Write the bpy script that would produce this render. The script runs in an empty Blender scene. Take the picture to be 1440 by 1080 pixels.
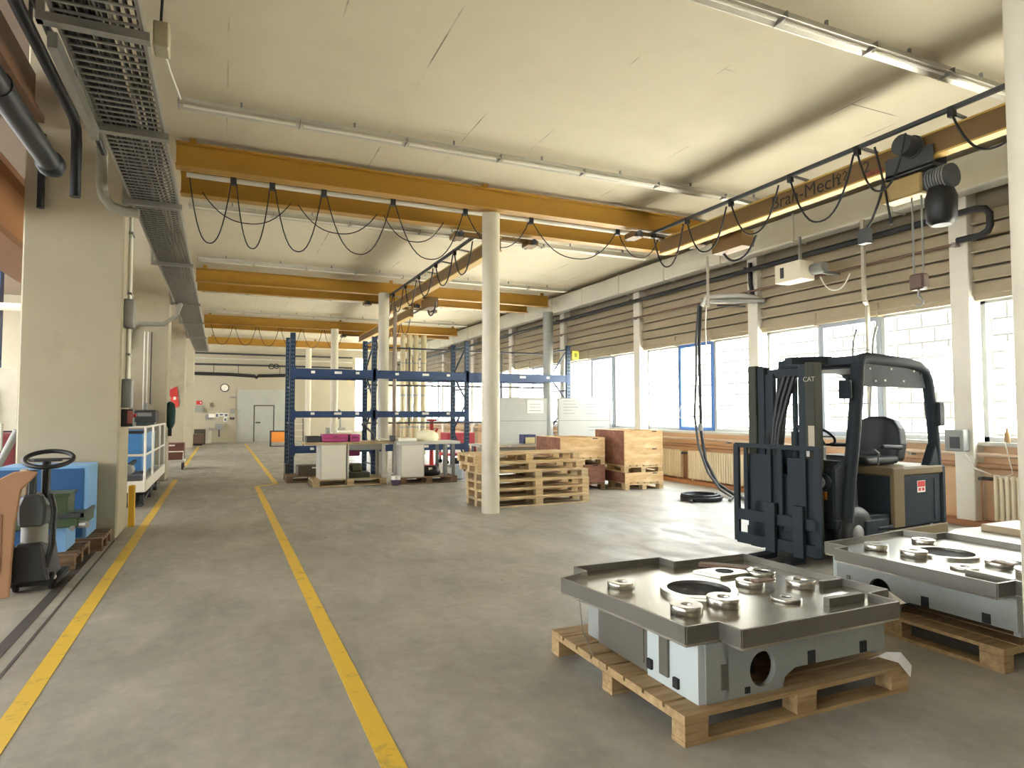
import bpy, bmesh, math, random
from mathutils import Vector, Matrix
random.seed(7)
C = bpy.context.scene.collection
PI = math.pi

# ------------------------------------------------------------------ helpers
def lin(h):
    h = h.lstrip('#')
    out = []
    for i in (0, 2, 4):
        c = int(h[i:i+2], 16) / 255
        out.append(c / 12.92 if c <= 0.04045 else ((c + 0.055) / 1.055) ** 2.4)
    return (*out, 1)

MATS = {}
def mat(name, col, rough=0.5, metal=0.0, var=0.12, scale=6.0, bump=0.0, spec=0.5, stain=None, stain_amt=0.0, stain_scale=1.5):
    """Painted / plain surface: base colour with a little mottling, optional stains and bump."""
    if name in MATS: return MATS[name]
    m = bpy.data.materials.new(name); m.use_nodes = True
    nt = m.node_tree; N = nt.nodes; L = nt.links
    b = N['Principled BSDF']
    b.inputs['Roughness'].default_value = rough
    b.inputs['Metallic'].default_value = metal
    b.inputs['Specular IOR Level'].default_value = spec
    c = lin(col)
    tc = N.new('ShaderNodeTexCoord')
    nz = N.new('ShaderNodeTexNoise'); nz.inputs['Scale'].default_value = scale; nz.inputs['Detail'].default_value = 5
    L.new(tc.outputs['Object'], nz.inputs['Vector'])
    mx = N.new('ShaderNodeMix'); mx.data_type = 'RGBA'
    mx.inputs['A'].default_value = (*[x * (1 - var) for x in c[:3]], 1)
    mx.inputs['B'].default_value = (*[min(1, x * (1 + var)) for x in c[:3]], 1)
    L.new(nz.outputs['Fac'], mx.inputs['Factor'])
    out = mx.outputs['Result']
    if stain:
        n2 = N.new('ShaderNodeTexNoise'); n2.inputs['Scale'].default_value = stain_scale; n2.inputs['Detail'].default_value = 8
        n2.inputs['Roughness'].default_value = 0.65
        L.new(tc.outputs['Object'], n2.inputs['Vector'])
        rp = N.new('ShaderNodeValToRGB'); rp.color_ramp.elements[0].position = 0.55; rp.color_ramp.elements[1].position = 0.75
        L.new(n2.outputs['Fac'], rp.inputs['Fac'])
        mu = N.new('ShaderNodeMath'); mu.operation = 'MULTIPLY'; mu.inputs[1].default_value = stain_amt
        L.new(rp.outputs['Color'], mu.inputs[0])
        m2 = N.new('ShaderNodeMix'); m2.data_type = 'RGBA'; m2.inputs['B'].default_value = lin(stain)
        L.new(out, m2.inputs['A']); L.new(mu.outputs[0], m2.inputs['Factor'])
        out = m2.outputs['Result']
    L.new(out, b.inputs['Base Color'])
    if bump:
        bp = N.new('ShaderNodeBump'); bp.inputs['Strength'].default_value = bump; bp.inputs['Distance'].default_value = 0.01
        L.new(nz.outputs['Fac'], bp.inputs['Height']); L.new(bp.outputs['Normal'], b.inputs['Normal'])
    MATS[name] = m
    return m

def wood(name, c1, c2, scale=(2, 30, 30), rough=0.7):
    if name in MATS: return MATS[name]
    m = bpy.data.materials.new(name); m.use_nodes = True
    nt = m.node_tree; N = nt.nodes; L = nt.links; b = N['Principled BSDF']
    b.inputs['Roughness'].default_value = rough
    tc = N.new('ShaderNodeTexCoord'); mp = N.new('ShaderNodeMapping'); mp.inputs['Scale'].default_value = scale
    nz = N.new('ShaderNodeTexNoise'); nz.inputs['Scale'].default_value = 1.0; nz.inputs['Detail'].default_value = 6; nz.inputs['Distortion'].default_value = 0.6
    n2 = N.new('ShaderNodeTexNoise'); n2.inputs['Scale'].default_value = 3.0
    L.new(tc.outputs['Object'], mp.inputs['Vector']); L.new(mp.outputs[0], nz.inputs['Vector']); L.new(tc.outputs['Object'], n2.inputs['Vector'])
    mth = N.new('ShaderNodeMath'); mth.operation = 'ADD'
    ml = N.new('ShaderNodeMath'); ml.operation = 'MULTIPLY'; ml.inputs[1].default_value = 0.5
    L.new(n2.outputs['Fac'], ml.inputs[0]); L.new(nz.outputs['Fac'], mth.inputs[0]); L.new(ml.outputs[0], mth.inputs[1])
    rp = N.new('ShaderNodeValToRGB')
    rp.color_ramp.elements[0].position = 0.5; rp.color_ramp.elements[0].color = lin(c1)
    rp.color_ramp.elements[1].position = 1.0; rp.color_ramp.elements[1].color = lin(c2)
    L.new(mth.outputs[0], rp.inputs['Fac']); L.new(rp.outputs['Color'], b.inputs['Base Color'])
    MATS[name] = m
    return m

class MB:
    def __init__(s): s.v = []; s.f = []; s.sm = []
    def add(s, vs, fs, smooth=False):
        o = len(s.v); s.v += [tuple(x) for x in vs]
        for f in fs: s.f.append([i + o for i in f]); s.sm.append(smooth)
        return s
    def box(s, x0, x1, y0, y1, z0, z1, M=None):
        vs = [Vector((x, y, z)) for z in (z0, z1) for y in (y0, y1) for x in (x0, x1)]
        if M is not None: vs = [M @ v for v in vs]
        return s.add(vs, [(0, 2, 3, 1), (4, 5, 7, 6), (0, 1, 5, 4), (2, 6, 7, 3), (0, 4, 6, 2), (1, 3, 7, 5)])
    def bar(s, p0, p1, w, h, up=(0, 0, 1)):
        p0 = Vector(p0); p1 = Vector(p1); d = (p1 - p0); l = d.length; d.normalize()
        u = Vector(up)
        if abs(d.dot(u)) > 0.99: u = Vector((1, 0, 0))
        sd = d.cross(u).normalized(); u = sd.cross(d).normalized()
        vs = []
        for p in (p0, p1):
            for a, b in ((-1, -1), (1, -1), (1, 1), (-1, 1)): vs.append(p + sd * (a * w / 2) + u * (b * h / 2))
        return s.add(vs, [(0, 1, 2, 3), (7, 6, 5, 4), (0, 4, 5, 1), (1, 5, 6, 2), (2, 6, 7, 3), (3, 7, 4, 0)])
    def cyl(s, p0, p1, r0, r1=None, n=16, caps=True):
        p0 = Vector(p0); p1 = Vector(p1); r1 = r0 if r1 is None else r1
        d = (p1 - p0).normalized(); u = Vector((0, 0, 1)) if abs(d.z) < 0.9 else Vector((1, 0, 0))
        a = d.cross(u).normalized(); b = d.cross(a)
        vs = []
        for p, r in ((p0, r0), (p1, r1)):
            for i in range(n):
                t = 2 * PI * i / n; vs.append(p + a * (r * math.cos(t)) + b * (r * math.sin(t)))
        s.add(vs, [(i, i + n, (i + 1) % n + n, (i + 1) % n) for i in range(n)], True)
        if caps: s.add(vs, [tuple(range(n)), tuple(range(2 * n - 1, n - 1, -1))])
        return s
    def tube(s, pts, r, n=8, caps=True):
        P = [Vector(p) for p in pts]; rings = []
        T = []
        for i in range(len(P)):
            t = (P[min(i + 1, len(P) - 1)] - P[max(i - 1, 0)]); T.append(t.normalized())
        u = Vector((0, 0, 1)) if abs(T[0].z) < 0.9 else Vector((1, 0, 0))
        a = T[0].cross(u).normalized()
        vs = []
        for p, t in zip(P, T):
            a = (a - t * a.dot(t)).normalized(); b = t.cross(a)
            for i in range(n):
                w = 2 * PI * i / n; vs.append(p + a * (r * math.cos(w)) + b * (r * math.sin(w)))
        fs = []
        for k in range(len(P) - 1):
            for i in range(n): fs.append((k * n + i, k * n + (i + 1) % n, (k + 1) * n + (i + 1) % n, (k + 1) * n + i))
        s.add(vs, fs, True)
        if caps:
            m = len(vs); s.add(vs, [tuple(range(n - 1, -1, -1)), tuple(range(m - n, m))])
        return s
    def prism(s, poly, z0, z1, M=None):
        n = len(poly)
        A = sum(poly[i][0] * poly[(i + 1) % n][1] - poly[(i + 1) % n][0] * poly[i][1] for i in range(n))
        if A < 0: poly = poly[::-1]
        vs = [Vector((p[0], p[1], z)) for z in (z0, z1) for p in poly]
        if M is not None: vs = [M @ v for v in vs]
        return s.add(vs, [tuple(range(n - 1, -1, -1)), tuple(range(n, 2 * n))] + [(i, (i + 1) % n, (i + 1) % n + n, i + n) for i in range(n)])
    def ring(s, c, ro, ri, h, n=32, z=None):
        x, y, z0 = c; z1 = z0 + h; vs = []
        for r, z in ((ro, z0), (ro, z1), (ri, z1), (ri, z0)):
            for i in range(n):
                t = 2 * PI * i / n; vs.append((x + r * math.cos(t), y + r * math.sin(t), z))
        for k in range(4):
            q = (k + 1) % 4
            s.add(vs, [(k * n + i, k * n + (i + 1) % n, q * n + (i + 1) % n, q * n + i) for i in range(n)], k in (0, 2))
        return s
    def torus(s, c, R, r, nrm=(0, 0, 1), n=32, m=8):
        nv = Vector(nrm).normalized(); u = Vector((1, 0, 0)) if abs(nv.x) < 0.9 else Vector((0, 1, 0))
        a = nv.cross(u).normalized(); b = nv.cross(a); c = Vector(c)
        return s.tube([c + a * (R * math.cos(2 * PI * i / n)) + b * (R * math.sin(2 * PI * i / n)) for i in range(n + 1)], r, m, False)
    def lathe(s, c, prof, n=24, axis=(0, 0, 1)):
        ax = Vector(axis).normalized(); u = Vector((1, 0, 0)) if abs(ax.x) < 0.9 else Vector((0, 1, 0))
        a = ax.cross(u).normalized(); b = ax.cross(a); c = Vector(c); vs = []
        for r, h in prof:
            for i in range(n):
                t = 2 * PI * i / n; vs.append(c + ax * h + a * (r * math.cos(t)) + b * (r * math.sin(t)))
        fs = []
        for k in range(len(prof) - 1):
            for i in range(n): fs.append((k * n + i, k * n + (i + 1) % n, (k + 1) * n + (i + 1) % n, (k + 1) * n + i))
        s.add(vs, fs, True)
        m = len(vs)
        s.add(vs, [tuple(range(n - 1, -1, -1)), tuple(range(m - n, m))])
        return s
    def build(s, name, m, parent=None, bevel=0.0, label=None, world=True, seg=1):
        me = bpy.data.meshes.new(name)
        vs = s.v
        if parent is not None and world:
            W = WM[parent.name].inverted(); vs = [tuple(W @ Vector(v)) for v in vs]
        me.from_pydata(vs, [], s.f)
        me.polygons.foreach_set('use_smooth', s.sm)
        bm = bmesh.new(); bm.from_mesh(me)
        if bevel: bmesh.ops.remove_doubles(bm, verts=bm.verts, dist=1e-5)
        bmesh.ops.recalc_face_normals(bm, faces=bm.faces)
        bm.to_mesh(me); bm.free(); me.update()
        me.materials.append(m)
        o = bpy.data.objects.new(name, me); C.objects.link(o)
        if parent is not None:
            o.parent = parent; WM[o.name] = WM[parent.name]
        else: WM[o.name] = Matrix.Identity(4)
        if bevel:
            md = o.modifiers.new('bevel', 'BEVEL'); md.width = bevel; md.segments = seg; md.limit_method = 'ANGLE'; md.angle_limit = math.radians(40)
        if label: o['label'] = label
        return o
WM = {}

def tag(o, label, cat, group=None, kind=None):
    o['label'] = label; o['category'] = cat
    if group: o['group'] = group
    if kind: o['kind'] = kind
    return o
def thing(name, label, cat, loc=(0, 0, 0), rz=0, group=None, kind=None):
    o = bpy.data.objects.new(name, None); C.objects.link(o)
    o.empty_display_size = 0.1
    o.location = loc; o.rotation_euler = (0, 0, rz)
    WM[o.name] = Matrix.Translation(loc) @ Matrix.Rotation(rz, 4, 'Z')
    return tag(o, label, cat, group, kind)
def struct(o, label, cat): return tag(o, label, cat, None, 'structure')
def copy_tree(o, loc, rz, label, parent=None):
    c = o.copy(); C.objects.link(c)
    if parent is None:
        c.location = loc; c.rotation_euler = (0, 0, rz); c['label'] = label
    else: c.parent = parent
    for ch in o.children: copy_tree(ch, None, None, None, c)
    return c
def B(*a): return MB().box(*a)
def sag(p0, p1, drop, n=14):
    """Points of a hanging loop from p0 to p1."""
    p0 = Vector(p0); p1 = Vector(p1); out = []
    for i in range(n + 1):
        t = i / n; p = p0.lerp(p1, t); p.z -= drop * (1 - abs(2 * t - 1) ** 2.4); out.append(p)
    return out
def text(body, name, size, m, parent, loc, rot, ext=0.002, label=None):
    cu = bpy.data.curves.new(name, 'FONT'); cu.body = body; cu.size = size; cu.extrude = ext; cu.align_x = 'CENTER'; cu.align_y = 'CENTER'
    t = bpy.data.objects.new('tmp', cu); C.objects.link(t)
    bpy.context.view_layer.update()
    me = bpy.data.meshes.new_from_object(t)
    bpy.data.objects.remove(t)
    M = Matrix.Translation(loc) @ rot
    if parent is not None: M = WM[parent.name].inverted() @ M
    me.transform(M); me.name = name
    me.materials.clear(); me.materials.append(m)
    o = bpy.data.objects.new(name, me); C.objects.link(o)
    if parent is not None: o.parent = parent
    if label: o['label'] = label
    return o

# ------------------------------------------------------------------ camera
cam = bpy.data.cameras.new('camera'); co = bpy.data.objects.new('camera', cam); C.objects.link(co)
cam.sensor_width = 36; cam.lens = 918 / 1440 * 36; cam.clip_end = 200
co.location = (0, 0, 1.55)
co.rotation_euler = (math.radians(90 + 2.557), 0, -math.radians(23.993))
bpy.context.scene.camera = co

# ------------------------------------------------------------------ materials
CEIL = mat('ceiling_plaster', '#d3c8ae', 0.9, var=0.05, scale=2.5, stain='#b3a88c', stain_amt=0.35, stain_scale=0.7)
CONC = mat('painted_concrete', '#b0a78f', 0.8, var=0.10, scale=2.0, stain='#8a7f68', stain_amt=0.5, stain_scale=1.2, bump=0.15)
WHITE = mat('white_paint', '#e4dfd0', 0.55, var=0.05)
COLW = mat('column_paint', '#c6bfaa', 0.5, var=0.07, scale=4, stain='#a39c88', stain_amt=0.35, stain_scale=3)
TAN = mat('tan_wall_paint', '#d6b086', 0.6, var=0.08)
YEL = mat('crane_yellow', '#ab7f28', 0.5, var=0.08, scale=2, stain='#8a5f14', stain_amt=0.35, stain_scale=2)
YELSHADE = mat('crane_yellow_shaded', '#74592f', 0.5, var=0.08, scale=2)  # yellow crane paint browned to stand for deep shade
GALV = mat('galvanised_steel', '#a3a29b', 0.4, 0.75, var=0.15, scale=12)
GREY = mat('grey_metal_paint', '#8e8f8a', 0.5, 0.2, var=0.08)
LGREY = mat('light_grey_paint', '#c4c2b6', 0.5, var=0.06, stain='#8f8c80', stain_amt=0.4)
DGREY = mat('dark_grey_paint', '#3c3f41', 0.5, var=0.1)
BLACK = mat('black_rubber', '#17181a', 0.5, var=0.1)
BLKP = mat('black_pipe', '#181c20', 0.5, var=0.1)
RACKB = mat('rack_blue', '#2a4268', 0.45, var=0.08)
STEELB = mat('rack_upright_blue', '#1f354c', 0.45, var=0.08)
BLUE = mat('cabinet_blue', '#2a5a8c', 0.45, var=0.05)
LBLUE = mat('light_blue_paint', '#7fb0de', 0.5, var=0.05)
WGLARE = mat('window_blue_washed', '#9fa9b4', 0.4, var=0.05)  # sash blue greyed and lightened to stand for window glare
WBLUE = mat('window_blue', '#4f79bd', 0.4, var=0.05)
GREEN = mat('machine_green', '#3f5136', 0.5, var=0.1)
RED = mat('red_paint', '#c3302c', 0.5, var=0.08)
DRED = mat('dark_red', '#7d2f30', 0.6, var=0.1)
PINK = mat('magenta_plastic', '#b2477f', 0.45, var=0.06)
ORANGE = mat('orange_paint', '#f0983e', 0.5, var=0.05)
YPAINT = mat('safety_yellow', '#e0b22a', 0.5, var=0.08)
FORK = mat('forklift_black', '#2c3338', 0.65, var=0.12, spec=0.18)
FORKG = mat('forklift_ochre', '#75664a', 0.6, spec=0.2, var=0.1, stain='#5a4f38', stain_amt=0.5)
SEATM = mat('seat_vinyl', '#2a3034', 0.55, var=0.06)
STEEL = mat('machined_steel', '#b9b7ae', 0.25, 0.9, var=0.18, scale=5, stain='#6a5a48', stain_amt=0.5, stain_scale=2.5)
CAST = mat('casting_grey_paint', '#8e928d', 0.5, 0.1, var=0.07, scale=5, stain='#6d6c64', stain_amt=0.5, stain_scale=2)
CASTW = mat('casting_pale_paint', '#adb6b4', 0.45, 0.0, var=0.05, stain='#8b8d88', stain_amt=0.4, stain_scale=3)
CASTD = mat('casting_rim', '#6d6a61', 0.4, 0.5, var=0.15, scale=4, stain='#3e3a33', stain_amt=0.6, stain_scale=2)
DARKHOLE = mat('dark_inside', '#1b1b1a', 0.8)
PAL = wood('pallet_wood', '#7d6340', '#b0956a', (3, 25, 25))
PALS = wood('pallet_wood_lit', '#a88658', '#dec597', (3, 25, 25))  # pallet wood lightened to stand for window light on it
PALN = wood('pallet_wood_grey', '#9a8360', '#ccb68c', (3, 25, 25))
PALD = wood('dark_old_wood', '#5a4432', '#8d7050', (3, 25, 25))
PLY = wood('crate_ply', '#c89a62', '#ecd2a2', (3, 14, 14))
PLYR = wood('crate_ply_red', '#6e4436', '#a0705a', (4, 10, 10))
CARD = mat('tan_board', '#a8805e', 0.7, var=0.08, stain='#8a6142', stain_amt=0.4)
PAPER = mat('white_paper', '#eeece2', 0.7, var=0.02)
PIPEW = mat('white_pipe_paint', '#e9e5d8', 0.4, var=0.04)
RADI = mat('radiator_cream', '#ecdfc0', 0.4, var=0.04)
BRIGHTST = mat('white_panel', '#b2b4b0', 0.5, var=0.04)
SHUT = mat('shutter_beige', '#a99b80', 0.6, var=0.1, scale=3, stain='#8d7f68', stain_amt=0.5, stain_scale=1.5)
FRAMEG = mat('window_frame_backlit', '#b4b7b6', 0.5)  # white frames greyed to stand for their backlit shade
FASC = mat('duct_panel', '#d3cfbf', 0.5, var=0.06, stain='#a9a493', stain_amt=0.4)
TUBEM = mat('lamp_tube', '#f4efe0', 0.3, var=0.02)
LABELM = mat('label_white', '#e8e6dc', 0.6)
CONDUIT = mat('conduit_grey', '#b7b1a0', 0.45, 0.3)
TANK = mat('duct_beige', '#b3a684', 0.4, 0.3, var=0.1)
TEXTD = mat('lettering_dark', '#2b2018', 0.6)
TEXTR = mat('lettering_red', '#9b2f34', 0.6)
TEXTC = mat('lettering_cream', '#a79f8c', 0.6)

def floor_mat():
    m = bpy.data.materials.new('worn_concrete_floor'); m.use_nodes = True
    nt = m.node_tree; N = nt.nodes; L = nt.links; b = N['Principled BSDF']
    b.inputs['Specular IOR Level'].default_value = 0.32
    tc = N.new('ShaderNodeTexCoord')
    def noise(sc, det=8, rough=0.6, dist=0.0, scale3=None):
        n = N.new('ShaderNodeTexNoise'); n.inputs['Scale'].default_value = sc; n.inputs['Detail'].default_value = det
        n.inputs['Roughness'].default_value = rough; n.inputs['Distortion'].default_value = dist
        if scale3:
            mp = N.new('ShaderNodeMapping'); mp.inputs['Scale'].default_value = scale3
            L.new(tc.outputs['Object'], mp.inputs['Vector']); L.new(mp.outputs[0], n.inputs['Vector'])
        else: L.new(tc.outputs['Object'], n.inputs['Vector'])
        return n
    n1 = noise(0.45, 6, 0.55, 0.2)
    n2 = noise(1.6, 8, 0.62, 0.3, (1.0, 0.6, 1))
    n3 = noise(9, 6, 0.7)
    a = N.new('ShaderNodeMix'); a.data_type = 'FLOAT'; a.inputs['Factor'].default_value = 0.45
    L.new(n1.outputs['Fac'], a.inputs['A']); L.new(n2.outputs['Fac'], a.inputs['B'])
    a2 = N.new('ShaderNodeMix'); a2.data_type = 'FLOAT'; a2.inputs['Factor'].default_value = 0.2
    L.new(a.outputs['Result'], a2.inputs['A']); L.new(n3.outputs['Fac'], a2.inputs['B'])
    rp = N.new('ShaderNodeValToRGB'); e = rp.color_ramp.elements
    e[0].position = 0.30; e[0].color = lin('#74726a')
    e[1].position = 0.70; e[1].color = lin('#c2bfb2')
    x = rp.color_ramp.elements.new(0.5); x.color = lin('#9d9a8f')
    L.new(a2.outputs['Result'], rp.inputs['Fac'])
    # small dark oil spots
    v = N.new('ShaderNodeTexVoronoi'); v.inputs['Scale'].default_value = 1.1; v.inputs['Randomness'].default_value = 1
    L.new(tc.outputs['Object'], v.inputs['Vector'])
    r2 = N.new('ShaderNodeValToRGB'); r2.color_ramp.elements[0].position = 0.012; r2.color_ramp.elements[0].color = (0.25, 0.25, 0.25, 1)
    r2.color_ramp.elements[1].position = 0.03; r2.color_ramp.elements[1].color = (1, 1, 1, 1)
    L.new(v.outputs['Distance'], r2.inputs['Fac'])
    mm = N.new('ShaderNodeMix'); mm.data_type = 'RGBA'; mm.blend_type = 'MULTIPLY'; mm.inputs['Factor'].default_value = 1
    L.new(rp.outputs['Color'], mm.inputs['A']); L.new(r2.outputs['Color'], mm.inputs['B'])
    L.new(mm.outputs['Result'], b.inputs['Base Color'])
    rr = N.new('ShaderNodeMapRange'); rr.inputs['From Min'].default_value = 0.4; rr.inputs['From Max'].default_value = 0.6
    rr.inputs['To Min'].default_value = 0.32; rr.inputs['To Max'].default_value = 0.62
    n4 = noise(3.2, 6, 0.65, 0.8, (1.0, 0.45, 1))
    a3 = N.new('ShaderNodeMix'); a3.data_type = 'FLOAT'; a3.inputs['Factor'].default_value = 0.6
    L.new(a.outputs['Result'], a3.inputs['A']); L.new(n4.outputs['Fac'], a3.inputs['B'])
    L.new(a3.outputs['Result'], rr.inputs['Value']); L.new(rr.outputs['Result'], b.inputs['Roughness'])
    bp = N.new('ShaderNodeBump'); bp.inputs['Strength'].default_value = 0.35; bp.inputs['Distance'].default_value = 0.012
    L.new(n2.outputs['Fac'], bp.inputs['Height']); L.new(bp.outputs['Normal'], b.inputs['Normal'])
    return m
FLOOR = floor_mat()

def line_mat():
    m = bpy.data.materials.new('worn_yellow_line'); m.use_nodes = True
    nt = m.node_tree; N = nt.nodes; L = nt.links; b = N['Principled BSDF']; b.inputs['Roughness'].default_value = 0.45
    tc = N.new('ShaderNodeTexCoord'); n = N.new('ShaderNodeTexNoise'); n.inputs['Scale'].default_value = 5; n.inputs['Detail'].default_value = 10; n.inputs['Roughness'].default_value = 0.75
    L.new(tc.outputs['Object'], n.inputs['Vector'])
    rp = N.new('ShaderNodeValToRGB'); e = rp.color_ramp.elements
    e[0].position = 0.33; e[0].color = lin('#a08a48'); e[1].position = 0.46; e[1].color = lin('#dfb93c')
    L.new(n.outputs['Fac'], rp.inputs['Fac']); L.new(rp.outputs['Color'], b.inputs['Base Color'])
    return m
LINEM = line_mat()

def glass_mat():
    m = bpy.data.materials.new('window_glass'); m.use_nodes = True
    nt = m.node_tree; N = nt.nodes; L = nt.links
    for n in list(N): N.remove(n)
    o = N.new('ShaderNodeOutputMaterial'); mx = N.new('ShaderNodeMixShader'); t = N.new('ShaderNodeBsdfTransparent'); g = N.new('ShaderNodeBsdfGlossy')
    t.inputs['Color'].default_value = (0.95, 0.97, 0.97, 1); g.inputs['Roughness'].default_value = 0.02
    mx.inputs['Fac'].default_value = 0.06
    L.new(t.outputs[0], mx.inputs[1]); L.new(g.outputs[0], mx.inputs[2]); L.new(mx.outputs[0], o.inputs['Surface'])
    return m
GLASS = glass_mat()

def block_mat():
    m = bpy.data.materials.new('white_block_wall'); m.use_nodes = True
    nt = m.node_tree; N = nt.nodes; L = nt.links; b = N['Principled BSDF']; b.inputs['Roughness'].default_value = 0.9
    tc = N.new('ShaderNodeTexCoord'); mp = N.new('ShaderNodeMapping'); mp.inputs['Rotation'].default_value = (0, PI / 2, PI / 2)
    br = N.new('ShaderNodeTexBrick'); br.inputs['Scale'].default_value = 1.0
    br.inputs['Color1'].default_value = lin('#e9e6de'); br.inputs['Color2'].default_value = lin('#e4e1d8'); br.inputs['Mortar'].default_value = lin('#22211d')
    br.inputs['Mortar Size'].default_value = 0.028; br.inputs['Brick Width'].default_value = 0.62; br.inputs['Row Height'].default_value = 0.36
    sep = N.new('ShaderNodeSeparateXYZ'); cb = N.new('ShaderNodeCombineXYZ')
    L.new(tc.outputs['Object'], sep.inputs[0]); L.new(sep.outputs['Y'], cb.inputs['X']); L.new(sep.outputs['Z'], cb.inputs['Y'])
    L.new(cb.outputs[0], br.inputs['Vector']); L.new(br.outputs['Color'], b.inputs['Base Color'])
    return m
BLOCK = block_mat()
def ceiling_joints(m):
    # faint broken joints between the long concrete planks of the ceiling
    nt = m.node_tree; N = nt.nodes; L = nt.links; b = N['Principled BSDF']
    src = b.inputs['Base Color'].links[0].from_socket
    tc = N.new('ShaderNodeTexCoord'); sep = N.new('ShaderNodeSeparateXYZ'); cb = N.new('ShaderNodeCombineXYZ')
    L.new(tc.outputs['Object'], sep.inputs[0]); L.new(sep.outputs['Y'], cb.inputs['X']); L.new(sep.outputs['X'], cb.inputs['Y'])
    br = N.new('ShaderNodeTexBrick'); br.inputs['Scale'].default_value = 1.0; br.inputs['Brick Width'].default_value = 5.2; br.inputs['Row Height'].default_value = 0.95
    br.inputs['Mortar Size'].default_value = 0.008; br.inputs['Mortar Smooth'].default_value = 0.0
    L.new(cb.outputs[0], br.inputs['Vector'])
    nz = N.new('ShaderNodeTexNoise'); nz.inputs['Scale'].default_value = 0.9; nz.inputs['Detail'].default_value = 3
    L.new(tc.outputs['Object'], nz.inputs['Vector'])
    rp = N.new('ShaderNodeValToRGB'); rp.color_ramp.elements[0].position = 0.55; rp.color_ramp.elements[1].position = 0.66
    L.new(nz.outputs['Fac'], rp.inputs['Fac'])
    mu = N.new('ShaderNodeMath'); mu.operation = 'MULTIPLY'; L.new(br.outputs['Fac'], mu.inputs[0]); L.new(rp.outputs['Color'], mu.inputs[1])
    m2 = N.new('ShaderNodeMath'); m2.operation = 'MULTIPLY'; m2.inputs[1].default_value = 0.75; L.new(mu.outputs[0], m2.inputs[0])
    mx = N.new('ShaderNodeMix'); mx.data_type = 'RGBA'; mx.inputs['B'].default_value = lin('#5f5646')
    L.new(src, mx.inputs['A']); L.new(m2.outputs[0], mx.inputs['Factor']); L.new(mx.outputs['Result'], b.inputs['Base Color'])
ceiling_joints(CEIL)
# ------------------------------------------------------------------ the room
CZ = 5.15
YB, YF = -10.0, 38.0
struct(B(-13, 9.95, YB, YF + 0.3, -0.2, 0).build('floor', FLOOR), 'worn grey concrete factory floor', 'floor')
struct(B(-1.25, 9.95, YB, YF + 0.3, CZ, CZ + 0.2).build('ceiling', CEIL), 'cream plastered hall ceiling', 'ceiling')
struct(B(-13, -1.25, YB, YF + 0.3, 7.2, 7.4).build('ceiling_side_aisle', mat('side_ceiling_brown', '#6b5a48', 0.8)), 'high ceiling of the next hall on the left', 'ceiling')
struct(B(-1.45, -1.25, YB, YF + 0.3, CZ, 7.2).build('wall_left_upper', mat('side_ceiling_brown', '#6b5a48', 0.8)), 'wall strip above the left pillars', 'wall')
w = MB().box(-13, 7.0, YF, YF + 0.3, 0, 7.2).box(7.0, 7.75, YF, YF + 0.3, 4.75, 7.2).box(7.0, 7.75, YF, YF + 0.3, 0, 0.5).box(7.75, 9.95, YF, YF + 0.3, 0, 7.2)
struct(w.build('wall_far', mat('far_wall_paint', '#b3aa93', 0.8, var=0.06, stain='#a89d84', stain_amt=0.4)), 'plain cream end wall of the hall', 'wall')
wf = MB().box(7.0, 7.05, YF - 0.02, YF + 0.1, 0.5, 4.75).box(7.7, 7.75, YF - 0.02, YF + 0.1, 0.5, 4.75).box(7.05, 7.7, YF, YF + 0.1, 0.5, 0.56).box(7.05, 7.7, YF, YF + 0.1, 4.69, 4.75).box(7.05, 7.7, YF, YF + 0.1, 2.6, 2.66).build('window_20', WHITE)
struct(wf, 'tall narrow bright window in the end wall', 'window')
B(7.05, 7.7, YF + 0.04, YF + 0.05, 0.56, 4.69).build('pane', GLASS, wf)
# wall behind the camera
w = MB().box(-13, 9.95, YB - 0.3, YB, 0, 7.2)
struct(w.build('wall_back', CONC), 'plain wall behind the viewer', 'wall')
# left hall outer wall with a row of high windows
w = MB().box(-13.3, -13, YB, YF, 0, 1.2).box(-13.3, -13, YB, YF, 5.6, 7.2)
for k in range(13):
    w.box(-13.3, -13, YB + k * 4, YB + k * 4 + 1.8, 1.2, 5.6)
struct(w.build('wall_left', CONC), 'outer wall of the neighbouring hall', 'wall')

# window wall on the right
PYS = [5.8 + 3.93 * k for k in range(-4, 9)]
UP = mat('upper_wall_shaded', '#8d826c', 0.75, var=0.07)  # beige darkened to stand for the shadow under the duct
struct(B(9.72, 9.95, YB, YF, 0, 1.1).build('wall_right', TAN), 'tan painted low wall under the windows', 'wall')
struct(MB().box(9.72, 9.95, YB, YF, 3.2, CZ).box(9.74, 9.95, YB, 1.9, 1.15, 3.2).build('wall_right_upper', UP), 'beige wall above the windows, darkened as duct shade', 'wall')  # solid part behind the viewer added to keep out window light
struct(B(9.6, 9.97, YB, YF, 1.1, 1.15).build('trim_1', LGREY), 'pale window sill running along the right wall', 'window sill')
struct(MB().box(9.42, 9.72, YB, YF, 0.0, 0.07).build('baseboard_right', mat('plinth_brown', '#b07a50', 0.6)), 'brown plinth at the foot of the window wall', 'baseboard')
ORD = ['nearest', 'second', 'third', 'fourth', 'fifth', 'sixth', 'seventh', 'eighth', 'ninth', 'tenth', 'eleventh', 'twelfth', 'thirteenth']
nw = 0
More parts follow.
